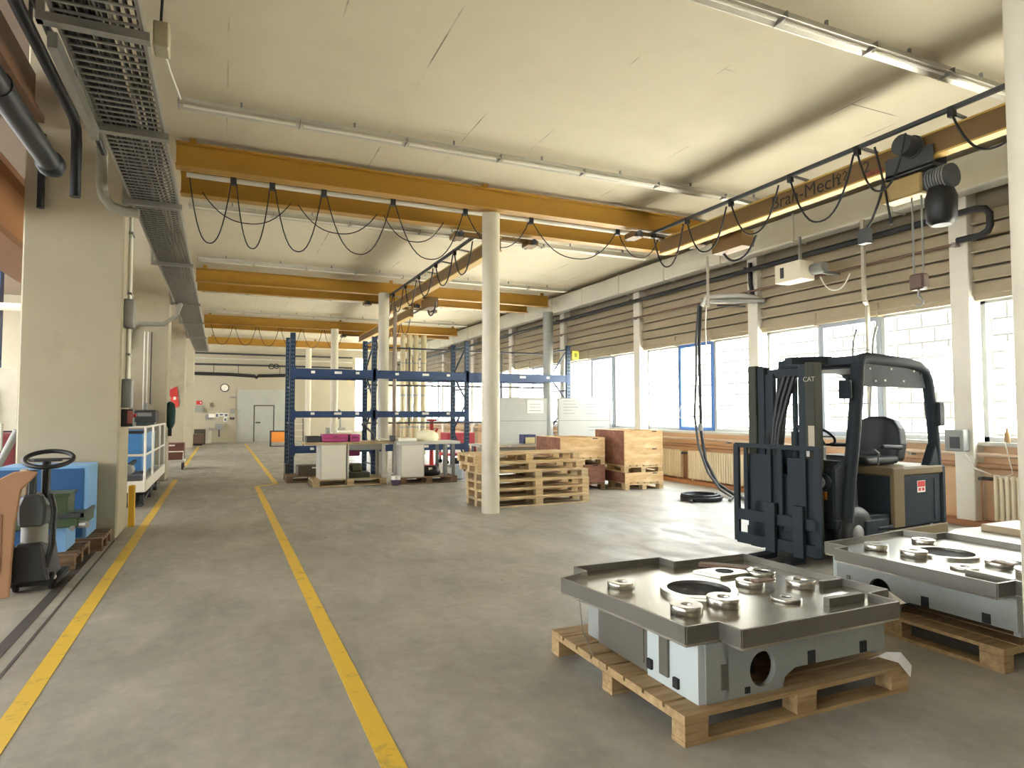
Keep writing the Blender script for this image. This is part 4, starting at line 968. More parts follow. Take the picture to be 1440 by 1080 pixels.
t = thing('worktable', 'low grey table between the long pallets and the boards', 'table', (6.1, 13.0, 0))
B(5.0, 7.0, 12.9, 13.6, 0.84, 0.88).build('tabletop', LGREY, t)
for x in (5.05, 6.9):
    for y in (12.95, 13.52): B(x, x + 0.05, y, y + 0.05, 0, 0.84).build('leg', GREY, t)
B(5.1, 6.9, 13.3, 13.32, 0.3, 0.8).build('back_panel', LGREY, t)
t = thing('carton', 'small dark blue box with a cream front on the low grey table', 'box', (6.2, 13.1, 0.88))
B(6.05, 6.35, 12.98, 13.2, 0.882, 1.08).build('box', mat('box_navy', '#3a3f66', 0.5), t)
B(6.1, 6.33, 12.976, 12.98, 0.885, 1.02).build('front_label', mat('box_cream', '#e3d9a8', 0.6), t)

# ------------------------------------------------------------------ radiators
def radiator(y0, y1, label):
    t = thing('radiator', label, 'radiator', (9.55, (y0 + y1) / 2, 0.1), 0, 'column radiators under the windows')
    n = int((y1 - y0) / 0.07); m = MB()
    for i in range(n):
        y = y0 + (i + 0.5) * (y1 - y0) / n
        m.box(9.5, 9.6, y - 0.022, y + 0.022, 0.1, 0.72)
    o = m.build('column_fins', RADI, t, bevel=0.012)
    MB().cyl((9.55, y0, 0.68), (9.55, y1, 0.68), 0.022, n=8).cyl((9.55, y0, 0.14), (9.55, y1, 0.14), 0.022, n=8).build('header_tube', RADI, t)
    MB().cyl((9.55, y1 + 0.02, 0.66), (9.55, y1 + 0.14, 0.66), 0.025, n=8).cyl((9.5, y1 + 0.12, 0.66), (9.44, y1 + 0.12, 0.66), 0.025, n=8).build('valve', DGREY, t)
    MB().tube([(9.55, y1 + 0.12, 0.66), (9.55, y1 + 0.16, 0.6), (9.55, y1 + 0.16, 0.09)], 0.012, 6).build('feed_pipe', mat('pipe_tan', ''), t) if False else MB().tube([(9.55, y1 + 0.12, 0.66), (9.55, y1 + 0.16, 0.6), (9.55, y1 + 0.16, 0.09)], 0.012, 6).build('feed_pipe', MATS['pipe_tan'], t)
    for y in (y0 + 0.15, y1 - 0.15): MB().box(9.52, 9.58, y - 0.02, y + 0.02, 0.07, 0.1).build('foot', RADI, t)
radiator(3.2, 5.45, 'cream radiator at the right edge, nearest to the viewer')
radiator(6.4, 8.3, 'cream radiator behind the forklift')
radiator(10.05, 11.75, 'cream radiator behind the hanging hoses')
radiator(11.98, 12.9, 'cream radiator beside the taller crate stack')
radiator(14.2, 16.4, 'cream radiator behind the whiteboard')
# electric box and bottle by the window
t = thing('electric_box', 'grey electric box with a hanging cable at the base of the nearest window pillar', 'electric box', (9.5, 5.9, 1.0))
B(9.36, 9.5, 5.72, 5.98, 1.02, 1.32).build('case', GREY, t, bevel=0.01)
B(9.35, 9.36, 5.77, 5.9, 1.06, 1.22).build('door', DGREY, t)
MB().tube([(9.42, 5.75, 1.02), (9.45, 5.65, 0.8), (9.5, 5.45, 0.72)], 0.01, 6).build('cable', PIPEW, t)
t = thing('bottle', 'small brown bottle standing on the window sill at the right edge', 'bottle', (9.66, 5.3, 1.15))
MB().lathe((9.66, 5.33, 1.152), [(0.035, 0), (0.036, 0.1), (0.03, 0.13), (0.015, 0.15), (0.015, 0.19), (0.018, 0.2)], 14).build('body', mat('bottle_brown', '#9a7a4e', 0.3), t)
t = thing('sill_cable', 'thin white cable looped from the sill over the nearest radiator', 'cable', (9.58, 5.2, 1.1))
MB().tube([(9.59, 5.32, 1.16), (9.57, 5.28, 1.0), (9.52, 5.2, 0.75), (9.48, 5.3, 0.7), (9.49, 5.42, 0.72)], 0.008, 6).build('cable', PIPEW, t)

# ------------------------------------------------------------------ pallet rack
t = thing('pallet_rack', 'tall empty blue pallet rack standing across the hall behind the worktables', 'rack', (5.4, 17.1, 0))
rack = t
ux = [1.56, 3.54, 6.05, 9.2]
yf, yr = 16.6, 17.75
ux = [1.56, 3.54, 6.05, 9.16]
for x in ux:
    fz = 3.5
    for yy in (yf, yr):
        m = MB().box(x - 0.06, x + 0.06, yy - 0.045, yy - 0.03, 0, fz).box(x - 0.06, x - 0.045, yy - 0.03, yy + 0.045, 0, fz).box(x + 0.045, x + 0.06, yy - 0.03, yy + 0.045, 0, fz)
        u = m.build('upright', STEELB, t)
        m = MB()
        for i in range(33):
            for s in (-0.022, 0.022): m.box(x + s - 0.007, x + s + 0.007, yy - 0.047, yy - 0.045, 0.1 + i * 0.1, 0.14 + i * 0.1)
        m.build('slot_holes', mat('slot_pale', '#76869a', 0.5), u)
        B(x - 0.09, x + 0.09, yy - 0.08, yy + 0.08, 0, 0.012).build('foot_plate', GREY, u)
    m = MB()
    zz = [0.25, 1.05, 1.85, 2.65, 3.4]
    for i in range(4):
        a, b_ = (yf, yr) if i % 2 == 0 else (yr, yf)
        m.bar((x, a, zz[i]), (x, b_, zz[i + 1]), 0.035, 0.035)
    for z in (0.25, 1.3, 2.2, 3.4): m.bar((x, yf, z), (x, yr, z), 0.035, 0.035)
    m.build('frame_brace', STEELB, t)
MB().box(1.42, 1.47, 16.5, 16.75, 0, 0.34).box(1.45, 1.5, 16.48, 16.52, 0.0, 0.34).build('foot_guard', DGREY, t)
for i in range(3):
    a, b_ = ux[i] + 0.06, ux[i + 1] - 0.06
    levels = [(2.43, 2.64), (1.44, 1.60), (0.58, 0.75)] if i < 2 else [(2.43, 2.64)]
    if i == 2: levels = [(2.43, 2.64)]
    for (z0, z1) in levels:
        bm_ = B(a, b_, yf - 0.06, yf - 0.01, z0, z1).build('front_beam', RACKB, t, bevel=0.006)
        B(a - 0.1, a + 0.02, yf - 0.065, yf - 0.05, z0 - 0.05, z1 + 0.03).build('beam_hook', RACKB, bm_)
        B(b_ - 0.02, b_ + 0.1, yf - 0.065, yf - 0.05, z0 - 0.05, z1 + 0.03).build('beam_hook', RACKB, bm_)
        B(a, b_, yr + 0.01, yr + 0.05, z0, z0 + 0.12).build('rear_beam', RACKB, t)
        w = b_ - a; zc = (z0 + z1) / 2 + 0.02
        for q, ww in ((0.2, 0.09), (0.5, 0.18), (0.78, 0.09)):
            B(a + w * q, a + w * q + ww, yf - 0.063, yf - 0.06, zc - 0.03, zc + 0.03).build('beam_label', LABELM, bm_, label='small pale label')
# mesh panels on the rear
for i in (1, 2):
    a, b_ = ux[i], ux[i + 1]
    m = MB()
    for z in (1.28, 2.32, 3.36): m.bar((a, yr + 0.1, z), (b_, yr + 0.1, z), 0.045, 0.045)
    for q in range(3): m.bar((a + (b_ - a) * q / 2, yr + 0.1, 1.2), (a + (b_ - a) * q / 2, yr + 0.1, 3.4), 0.035, 0.035)
    f = m.build('mesh_frame', DGREY, t)
    m = MB()
    nx = int((b_ - a) / 0.1)
    for q in range(nx): m.box(a + q * 0.1 - 0.002, a + q * 0.1 + 0.002, yr + 0.098, yr + 0.102, 1.28, 3.36)
    for q in range(20): m.box(a, b_, yr + 0.098, yr + 0.102, 1.3 + q * 0.104, 1.304 + q * 0.104)
    m.build('wire_mesh', GREY, f)
t = thing('rack_sign', 'small yellow sign plate on the right end post of the blue rack', 'sign', (9.2, 16.5, 3.2))
B(9.28, 9.5, 16.545, 16.555, 3.1, 3.36).build('plate', mat('sign_yellow', '#e6e05a', 0.5), t)
B(9.34, 9.44, 16.54, 16.545, 3.17, 3.29).build('symbol', mat('sign_olive', '#8c8c3a', 0.5), t)
t = thing('steel_pole', 'slim steel drain pole beside the second round column', 'pole', (4.17, 16.95, 0))
MB().cyl((4.17, 17.0, 0), (4.17, 17.0, 4.37), 0.05, n=14).build('pipe', mat('pole_brown', '#8d8074', 0.35, 0.5), t)

# ------------------------------------------------------------------ worktables on pallets
pallet(1.78, 14.22, 1.55, 0.85, 'pallet carrying the worktable with the magenta cases', 'x', wm=PALN)
t = thing('worktable', 'white worktable with pale wooden top holding the magenta cases', 'table', (2.6, 14.6, 0.146))
B(1.62, 3.5, 14.24, 15.0, 0.88, 0.93).build('tabletop', PALN, t)
cb = B(1.93, 2.47, 14.26, 14.95, 0.147, 0.88).build('cabinet', LGREY, t)
B(1.95, 2.45, 14.252, 14.26, 0.16, 0.86).build('cabinet_door', WHITE, cb)
B(2.49, 2.52, 14.26, 14.95, 0.147, 0.88).build('side_sheet', LGREY, t)
for y in (14.26, 14.88): B(3.24, 3.31, y, y + 0.07, 0.147, 0.88).build('leg', LGREY, t)
B(2.52, 3.3, 14.3, 14.32, 0.75, 0.88).build('apron', GREY, t)
pallet(3.58, 14.0, 1.3, 0.85, 'pallet carrying the second worktable, with the pale bag', 'x', wm=PALD)
t = thing('worktable', 'grey worktable with white side panel and open right half', 'table', (4.2, 14.4, 0.146))
B(3.5, 4.95, 14.0, 14.8, 0.86, 0.92).build('tabletop', LGREY, t)
cb = B(3.6, 4.12, 14.03, 14.75, 0.147, 0.86).build('cabinet', LGREY, t)
B(3.615, 4.1, 14.022, 14.03, 0.16, 0.84).build('cabinet_door', WHITE, cb)
for x in (4.6, 4.78):
    B(x, x + 0.06, 14.05, 14.11, 0.147, 0.86).build('leg', GREY, t)
    B(x, x + 0.06, 14.68, 14.74, 0.147, 0.86).build('leg', GREY, t)
B(4.62, 4.82, 14.07, 14.09, 0.35, 0.38).build('foot_rail', GREY, t)
for x0, x1, z1, lb in ((1.98, 2.52, 1.1, 'long magenta plastic case lying on the white worktable'), (2.56, 2.78, 1.09, 'short magenta plastic case beside the long one')):
    t = thing('tool_case', lb, 'case', ((x0 + x1) / 2, 14.5, 0.93), 0, 'magenta cases on the worktable')
    B(x0, x1, 14.35, 14.75, 0.932, z1).build('shell', PINK, t, bevel=0.02)
    B(x0 + 0.02, x1 - 0.02, 14.345, 14.352, (z1 + .93) / 2 - .005, (z1 + .93) / 2 + .005).build('seam', mat('case_dark', '#6d2a4c', 0.5), t)
    B((x0 + x1) / 2 - 0.05, (x0 + x1) / 2 + 0.05, 14.335, 14.352, z1 - 0.07, z1 - 0.05).build('handle', MATS['case_dark'], t)
t = thing('paper_tray', 'beige tray with papers on top of the long magenta case', 'tray', (2.45, 14.55, 1.1))
B(2.2, 2.6, 14.4, 14.7, 1.102, 1.13).build('tray', mat('tray_beige', '#c9c2a4', 0.6), t)
B(2.32, 2.62, 14.45, 14.65, 1.132, 1.17).build('papers', PAPER, t)
t = thing('dark_tray', 'flat dark tray on the left end of the white worktable', 'tray', (1.8, 14.6, 0.93))
B(1.66, 1.95, 14.4, 14.8, 0.932, 1.06).build('tray', DGREY, t, bevel=0.01)
t = thing('work_lamp', 'jointed dark work lamp clamped on the white worktable', 'lamp', (3.0, 14.6, 0.93))
MB().cyl((3.14, 14.6, 0.932), (3.14, 14.6, 0.96), 0.06, n=14).build('base', GREY, t)
MB().tube([(3.14, 14.6, 0.95), (3.1, 14.6, 1.1), (2.92, 14.6, 1.26)], 0.025, 8).build('arm', DGREY, t)
MB().cyl((2.95, 14.6, 1.23), (2.86, 14.6, 1.33), 0.05, n=12).build('head', DGREY, t)
t = thing('white_pole_set', 'bundle of white strips lying on the right end of the white worktable', 'strips', (3.3, 14.5, 0.93))
MB().bar((3.2, 14.4, 0.95), (3.48, 14.5, 0.96), 0.03, 0.02).bar((3.18, 14.5, 1.0), (3.46, 14.62, 0.955), 0.03, 0.02).build('strip', PIPEW, t)
t = thing('dark_box', 'dark square machine part under the white worktable', 'machine part', (2.8, 14.6, 0.146))
B(2.56, 3.0, 14.4, 14.8, 0.147, 0.26).build('base', mat('dark_green_box', '#3b3d2c', 0.5), t)
B(2.6, 2.86, 14.45, 14.75, 0.262, 0.45).build('housing', mat('olive_box', '#54523a', 0.5), t, bevel=0.04)
t = thing('grease_pan', 'pink tub hung under the worktable top', 'tub', (2.65, 14.8, 0.6))
B(2.6, 2.85, 14.75, 14.95, 0.6, 0.82).build('tub', PINK, t, bevel=0.02)
pallet(1.35, 15.3, 1.2, 0.8, 'old dark pallet left of the white worktable', 'x', wm=PALD)
t = thing('dark_box', 'dark grey box on the old pallet left of the white worktable', 'box', (1.8, 15.6, 0.146))
B(1.6, 2.15, 15.4, 15.9, 0.147, 0.36).build('box', mat('box_umber', '#57503f', 0.6), t, bevel=0.01)
B(1.9, 2.05, 15.395, 15.4, 0.3, 0.33).build('box_label', LABELM, t)
t = thing('plastic_bag', 'pale yellow bag and cartons on the grey worktable', 'bag', (4.2, 14.4, 0.92))
MB().lathe((4.3, 14.4, 0.922), [(0.22, 0), (0.26, 0.06), (0.24, 0.16), (0.14, 0.23), (0.04, 0.25)], 16).build('bag', mat('bag_yellow', '#efe9c8', 0.5), t)
t = thing('cloth_roll', 'flat white cloth bundle at the left of the grey worktable', 'cloth', (3.75, 14.4, 0.92))
B(3.55, 3.98, 14.1, 14.6, 0.922, 1.0).build('bundle', PAPER, t, bevel=0.03, seg=2)
t = thing('dark_clamp', 'black clamp device on the left edge of the grey worktable', 'clamp', (3.4, 14.2, 0.9))
B(3.4, 3.49, 14.1, 14.3, 0.932, 1.06).build('body', DGREY, t, bevel=0.01)
t = thing('black_bag', 'black bag lying on the pallet under the grey worktable', 'bag', (4.35, 14.4, 0.146))
MB().lathe((4.37, 14.4, 0.147), [(0.2, 0), (0.24, 0.06), (0.22, 0.14), (0.14, 0.2), (0.03, 0.215)], 16).build('bag', BLACK, t)
B(4.28, 4.36, 14.19, 14.24, 0.28, 0.33).build('tag', PAPER, t)
t = thing('bucket', 'small white and purple bucket on the floor between the two worktables', 'bucket', (3.46, 13.93, 0))
MB().lathe((3.46, 13.93, 0.0), [(0.08, 0.002), (0.1, 0.12)], 16).build('pail', mat('bucket_purple', '#55465f', 0.4), t)
MB().lathe((3.46, 13.93, 0.122), [(0.105, 0), (0.105, 0.08)], 16).build('rim', PAPER, t)
t = thing('blue_bin', 'pale blue white bin beside the right leg of the grey worktable', 'bin', (5.1, 14.6, 0))
B(4.98, 5.2, 14.5, 14.75, 0.002, 0.36).build('bin', mat('bin_pale', '#cfdbe6', 0.4), t, bevel=0.02)
B(5.0, 5.12, 14.55, 14.7, 0.362, 0.5).build('dark_can', BLACK, t)

# ------------------------------------------------------------------ behind the rack
t = thing('red_cart', 'long dark red cart in front of the far windows', 'cart', (6.5, 19.2, 0))
B(6.3, 7.2, 19.0, 19.7, 0.55, 0.95).build('tray', mat('cart_red', '#b23440', 0.5), t, bevel=0.02)
B(6.25, 7.25, 18.95, 19.75, 0.25, 0.33).build('lower_shelf', mat('cart_red', '#b23440', 0.5), t)
for x in (6.27, 7.18):
    for y in (18.98, 19.67): B(x, x + 0.05, y, y + 0.05, 0.1, 0.6).build('leg', DRED, t)
for x in (6.3, 7.2): MB().cyl((x, 19.0, 0.06), (x, 19.05, 0.06), 0.06, n=12).cyl((x, 19.66, 0.06), (x, 19.71, 0.06), 0.06, n=12).build('castor', BLACK, t)
t = thing('red_stand', 'bright red upright stand behind the grey worktable', 'stand', (5.6, 18.4, 0))
MB().cyl((5.62, 18.4, 0), (5.62, 18.4, 1.35), 0.06, n=12).build('post', RED, t)
B(5.5, 5.74, 18.3, 18.5, 1.32, 1.38).build('top_plate', RED, t)
B(5.45, 5.8, 18.25, 18.55, 0, 0.05).build('base', RED, t)
MB().bar((5.62, 18.4, 0.8), (5.8, 18.4, 1.1), 0.05, 0.05).build('arm', RED, t)
for i, x in enumerate((6.2, 6.45, 6.7, 7.0)):
    t = thing('vertical_duct', ['leftmost of four tall beige tubes behind the rack', 'second from the left of four tall beige tubes behind the rack', 'third from the left of four tall beige tubes behind the rack', 'rightmost of four tall beige tubes behind the rack'][i], 'duct', (x, 24, 0), 0, 'tall beige tubes behind the rack')
    MB().cyl((x, 24, 0), (x, 24, 4.5), 0.1, n=16).build('tube', TANK, t)
    for k in range(3): MB().cyl((x, 24, 1.0 + k * 1.2), (x, 24, 1.06 + k * 1.2), 0.108, n=16).build('band', GREY, t)

t = thing('step_ladder', 'tall light ladder standing by the windows behind the forklift roof', 'ladder', (9.2, 7.15, 0))
for y in (6.98, 7.33): MB().tube([(9.0, y, 0), (9.28, y, 2.7), (9.3, y - 0.05, 2.9)], 0.02, 8).build('stile', GREY, t)
for k in range(9): MB().bar((9.03 + k * 0.029, 6.98, 0.3 + k * 0.28), (9.03 + k * 0.029, 7.33, 0.3 + k * 0.28), 0.03, 0.02).build('rung', GREY, t)
# ------------------------------------------------------------------ left side: stacker, cabinets, platform
t = thing('electric_tug', 'dark grey electric tug with a black steering wheel at the left edge', 'tug', (-1.45, 7.0, 0))
MB().torus((-1.40, 7.05, 1.14), 0.18, 0.02, (0.02, -0.34, 0.94), 36).build('steering_wheel', BLACK, t)
MB().prism([(-1.55, 7.02), (-1.50, 6.98), (-1.34, 6.98), (-1.29, 7.02), (-1.34, 7.09), (-1.5, 7.09)], 1.12, 1.145).bar((-1.6, 7.05, 1.14), (-1.24, 7.05, 1.14), 0.04, 0.015).build('wheel_hub', DGREY, t, bevel=0.006)
MB().cyl((-1.42, 7.06, 0.8), (-1.42, 7.06, 1.13), 0.035, n=12).build('steering_column', BLACK, t)
MB().box(-1.6, -1.54, 6.98, 7.05, 0.82, 1.06).build('control_lever', mat('lever_pale', '#c9c1ad', 0.5), t, bevel=0.01)
MB().box(-1.53, -1.48, 6.96, 7.04, 0.82, 1.05).build('grip_plate', DGREY, t, bevel=0.01)
M0 = Matrix(((1, 0, 0, 0), (0, 0, 1, 0), (0, 1, 0, 0), (0, 0, 0, 1)))
MB().prism([(-1.59, 0.56), (-1.4, 0.56), (-1.385, 0.74), (-1.43, 0.84), (-1.56, 0.84), (-1.6, 0.74)], 6.92, 7.2, M0).build('cowl', mat('tug_grey', '#4d5254', 0.5), t, bevel=0.02)
MB().cyl((-1.49, 7.05, 0.4), (-1.49, 7.05, 0.57), 0.1, n=20).build('motor_drum', GREY, t)
MB().prism([(-1.64, 0.08), (-1.34, 0.08), (-1.37, 0.2), (-1.4, 0.42), (-1.6, 0.42), (-1.64, 0.25)], 6.9, 7.4, M0).build('chassis', mat('tug_dark', '#2b2e30', 0.5), t, bevel=0.02)
MB().tube([(-1.36, 6.95, 0.84), (-1.33, 6.95, 0.7), (-1.34, 6.95, 0.4), (-1.38, 6.95, 0.2)], 0.025, 8).build('side_tube', BLACK, t)
MB().tube([(-1.62, 6.9, 0.42), (-1.63, 6.88, 0.25), (-1.63, 6.88, 0.1)], 0.025, 8).build('guard_tube', BLACK, t)
for x in (-1.36, -1.62):
    w = MB().lathe((x, 7.0, 0.075), [(0.045, 0), (0.075, 0.004), (0.075, 0.036), (0.045, 0.04)], 20, (1, 0, 0)).build('castor_wheel', BLACK, t)
    MB().cyl((x + 0.04, 7.0, 0.075), (x + 0.046, 7.0, 0.075), 0.045, n=14).build('wheel_disc', LGREY, w)
B(-1.66, -1.3, 6.95, 7.5, 0.045, 0.09).build('fork_base', BLACK, t)
t = thing('tan_panel', 'tall tan board leaning at the left edge beside the tug', 'board', (-1.8, 6.8, 0))
MB().prism([(-2.3, 0.0), (-1.60, 0.0), (-1.59, 0.3), (-1.575, 0.62), (-1.54, 0.9), (-1.44, 1.02), (-1.43, 1.045), (-1.5, 1.06), (-1.60, 1.05), (-1.72, 0.98), (-1.84, 0.82), (-2.0, 0.5), (-2.3, 0.3)], 6.78, 6.83, M0).build('board', CARD, t, bevel=0.008)
B(-1.7, -1.66, 6.775, 6.78, 0.2, 0.7).build('printed_stripe', mat('print_brown', '#8a6248', 0.6), t)
B(-2.25, -1.56, 6.74, 6.88, 0.0, 0.03).build('foot_strip', PALN, t) if False else None
t = thing('electric_cabinet', 'tall blue cabinet with pale blue side against the left pillar', 'cabinet', (-1.75, 9.0, 0.146))
B(-2.2, -1.36, 8.72, 9.35, 0.148, 0.96).build('body', LBLUE, t, bevel=0.006)
B(-2.19, -1.4, 8.712, 8.72, 0.16, 0.93).build('door', BLUE, t)
pallet(-2.25, 8.66, 1.05, 0.72, 'dark pallet under the tall blue cabinet', 'x', wm=PALD)
pallet(-2.1, 7.72, 0.8, 0.85, 'dark pallet under the green machine at the left', 'x', wm=PALD)
t = thing('green_machine', 'low blue machine stand with a green tray on top', 'machine', (-1.6, 8.2, 0.146))
B(-2.05, -1.42, 7.95, 8.45, 0.148, 0.40).build('stand', LBLUE, t)
B(-2.04, -1.52, 7.942, 7.95, 0.15, 0.39).build('front_panel', BLUE, t)
MB().prism([(-2.0, 7.85), (-1.3, 7.85), (-1.26, 8.0), (-1.26, 8.5), (-2.0, 8.5)], 0.40, 0.5).build('tray', GREEN, t, bevel=0.01)
MB().box(-2.0, -1.25, 7.84, 7.86, 0.5, 0.54).box(-1.28, -1.25, 7.84, 8.5, 0.5, 0.54).build('tray_lip', DGREY, t)
MB().cyl((-1.3, 7.9, 0.42), (-1.22, 7.86, 0.42), 0.035, n=12).cyl((-1.34, 7.83, 0.40), (-1.34, 7.80, 0.4), 0.025, n=12).build('knob', GREY, t)
t = thing('green_box', 'small dark green box standing on the green machine tray', 'box', (-1.5, 8.1, 0.5))
B(-1.68, -1.41, 7.95, 8.3, 0.502, 0.71).build('box', GREEN, t, bevel=0.006)
B(-1.70, -1.39, 7.93, 8.32, 0.712, 0.735).build('lid', mat('green_dark', '#39492f', 0.5), t)
B(-1.70, -1.55, 7.92, 7.93, 0.69, 0.735).build('lid_lip', LGREY, t)
t = thing('hand_tool', 'small grey tool lying on the green tray left of the box', 'tool', (-1.8, 7.95, 0.5))
MB().cyl((-1.85, 7.92, 0.52), (-1.72, 7.95, 0.53), 0.018, n=10).build('body', GREY, t)
# conduits and boxes on the nearest pillar
t = thing('conduit_bundle', 'vertical white conduits up the right face of the nearest pillar', 'conduit', (-1.12, 9.6, 1.2))
for y in (9.8, 9.87, 9.95): MB().cyl((-1.125, y, 2.0), (-1.125, y, 4.6), 0.018, n=8).build('conduit', PIPEW if y < 9.9 else CONDUIT, t)
for z in (2.3, 3.1, 3.9): MB().box(-1.149, -1.1, 9.78, 10.0, z, z + 0.03).build('wall_mount', GREY, t)
t = thing('switch_box', 'grey metal box high on the right face of the nearest pillar', 'box', (-1.1, 9.6, 2.8))
B(-1.149, -1.04, 9.5, 9.72, 2.64, 3.0).build('case', GREY, t, bevel=0.008)
t = thing('switch_box', 'tall grey box on the nearest pillar above the red switch', 'box', (-1.1, 9.6, 1.8))
B(-1.149, -1.04, 9.48, 9.7, 1.62, 1.98).build('case', mat('box_steel', '#7c7e79', 0.5), t, bevel=0.008)
t = thing('control_switch', 'black and reddish control switch on the nearest pillar above the railing', 'switch', (-1.08, 9.6, 1.5))
B(-1.149, -1.02, 9.5, 9.68, 1.38, 1.6).build('case', BLACK, t, bevel=0.008)
B(-1.08, -1.02, 9.492, 9.5, 1.42, 1.58).build('face', mat('switch_brown', '#8a4a40', 0.5), t)
MB().cyl((-1.02, 9.58, 1.52), (-0.99, 9.58, 1.52), 0.025, n=12).build('button', RED, t)
t = thing('guard_post', 'short yellow guard post at the foot of the nearest pillar', 'post', (-1.1, 9.9, 0))
B(-1.14, -1.06, 10.32, 10.42, 0, 0.56).build('post', YPAINT, t, bevel=0.008)
# lift platform in the niche
t = thing('lift_platform', 'white lift platform with railing in the niche behind the nearest pillar', 'platform', (-1.6, 13.5, 0))
B(-2.6, -1.15, 12.3, 16.3, 0.30, 0.42).build('deck', LGREY, t)
m = MB().box(-2.6, -1.12, 12.26, 12.3, 0.26, 0.44).box(-1.15, -1.11, 12.3, 16.3, 0.26, 0.44)
m.build('deck_edge', WHITE, t)
rl = MB()
pts = [(-2.2, 12.28), (-1.13, 12.28), (-1.13, 13.6), (-1.13, 15.0), (-1.13, 16.25)]
for z in (0.86, 1.32): rl.tube([(a, b_, z) for a, b_ in pts], 0.02, 8)
for a, b_ in pts[1:]: rl.cyl((a, b_, 0.42), (a, b_, 1.32), 0.018, n=8)
rl.build('railing', PIPEW, t)
m = MB()
for s in (0, 1): m.bar((-1.2, 12.4 + s * 3.6, 0.03), (-1.2, 16.0 - s * 3.6, 0.28), 0.05, 0.05)
m.build('scissor_arm', DGREY, t)
for y in (12.6, 13.8, 15.0): MB().cyl((-1.22, y, 0.1), (-1.16, y, 0.1), 0.1, n=16).build('roller', DGREY, t)
B(-2.5, -1.25, 12.4, 16.2, 0, 0.06).build('base_frame', DGREY, t)
t = thing('blue_tank', 'bright blue container with black rim on the lift platform', 'container', (-1.8, 14.5, 0.42))
B(-2.5, -1.3, 13.6, 16.1, 0.422, 1.2).build('body', mat('tank_blue', '#3f7fb8', 0.5), t, bevel=0.02)
MB().box(-2.52, -1.28, 13.58, 13.62, 1.18, 1.23).box(-1.32, -1.28, 13.6, 16.12, 1.18, 1.23).build('rim', BLACK, t)
t = thing('machine_part', 'dark machine parts in a grey tray on the lift platform', 'machine part', (-1.5, 13, 0.42))
B(-1.9, -1.2, 12.45, 13.4, 0.422, 0.52).build('tray', DGREY, t)
MB().cyl((-1.45, 12.7, 0.58), (-1.45, 13.1, 0.58), 0.1, n=14).cyl((-1.75, 12.6, 0.58), (-1.75, 13.0, 0.58), 0.08, n=14).build('drum', GREY, t)
MB().bar((-1.6, 12.6, 0.54), (-1.35, 13.1, 0.72), 0.05, 0.05).build('arm', BLACK, t)
t = thing('wall_mount_winch', 'black winch motor in front of the second pillar above the blue container', 'winch', (-1.5, 16.5, 1.3))
B(-1.75, -1.3, 16.4, 16.85, 1.35, 1.62).build('body', mat('winch_dark', '#3a3c3c', 0.5), t, bevel=0.03)
MB().box(-1.68, -1.4, 16.39, 16.4, 1.48, 1.56).build('name_plate', GREY, t)
MB().cyl((-1.55, 16.6, 1.62), (-1.55, 16.6, 1.78), 0.05, n=12).build('gland', GREY, t)
B(-1.7, -1.35, 16.45, 16.8, 1.235, 1.35).build('foot', DGREY, t)
for x in (-1.62, -1.55, -1.48): MB().cyl((x, 16.9, 1.75), (x, 16.9, 3.4), 0.014, n=6).build('cable', PIPEW if x < -1.5 else DGREY, t)
t = thing('conduit_bundle', 'thin pipe and wires crossing the front of the second pillar', 'conduit', (-1.6, 16.9, 3.4))
MB().tube([(-2.0, 16.93, 3.0), (-1.9, 16.93, 3.45), (-1.75, 16.93, 3.58), (-1.25, 16.93, 3.6), (-1.0, 16.93, 3.8), (-0.9, 16.93, 4.1)], 0.05, 8).build('pipe', mat('pipe_olive', '#8d8a7c'), t)
# coat, pennant
t = thing('work_coat', 'dark green work coat hanging at the second pillar', 'coat', (-1.1, 17.2, 1.2))
MB().lathe((-1.08, 17.15, 1.2), [(0.05, 0.0), (0.1, 0.12), (0.11, 0.4), (0.09, 0.56), (0.03, 0.62)], 12).build('coat', mat('coat_green', '#24423a', 0.8), t)
B(-1.12, -1.04, 17.05, 17.1, 1.02, 1.2).build('hem', BLACK, t)
t = thing('red_pennant_sign', 'red paper triangle and drop pinned on the third pillar', 'sign', (-1.45, 24.7, 2.1))
MB().prism([(-1.78, 2.22), (-1.38, 2.46), (-1.33, 2.08), (-1.5, 2.05)], 24.72, 24.735, M0).build('triangle', RED, t)
MB().prism([(-1.56, 2.05), (-1.42, 2.12), (-1.32, 2.0), (-1.3, 1.82), (-1.38, 1.74), (-1.5, 1.76), (-1.57, 1.88)], 24.715, 24.73, M0).build('drop', mat('pennant_red', '#d8483e', 0.6), t)
MB().box(-1.48, -1.4, 24.705, 24.713, 2.0, 2.1).build('white_mark', PAPER, t)
t = thing('brown_crate', 'brown wooden crate beside the second pillar', 'crate', (-1.05, 20.6, 0.15))
B(-1.5, -0.92, 20.3, 20.9, 0.262, 0.72).build('box', mat('crate_brown', '#6e4437', 0.6), t, bevel=0.01)
B(-1.3, -1.15, 20.295, 20.3, 0.64, 0.68).build('hand_hole', LABELM, t)
t = thing('crate_trolley', 'small white wheeled trolley under the brown crate', 'trolley', (-1.1, 20.4, 0))
B(-1.55, -0.9, 20.1, 20.95, 0.2, 0.26).build('deck', LGREY, t)
for x in (-1.5, -0.95):
    for y in (20.15, 20.85): MB().cyl((x - 0.02, y, 0.1), (x + 0.02, y, 0.1), 0.1, n=14).build('wheel', BLACK, t)
MB().tube([(-0.93, 20.08, 0.26), (-0.93, 20.08, 0.5), (-1.5, 20.08, 0.5), (-1.5, 20.08, 0.26)], 0.018, 8).build('handle', PIPEW, t)
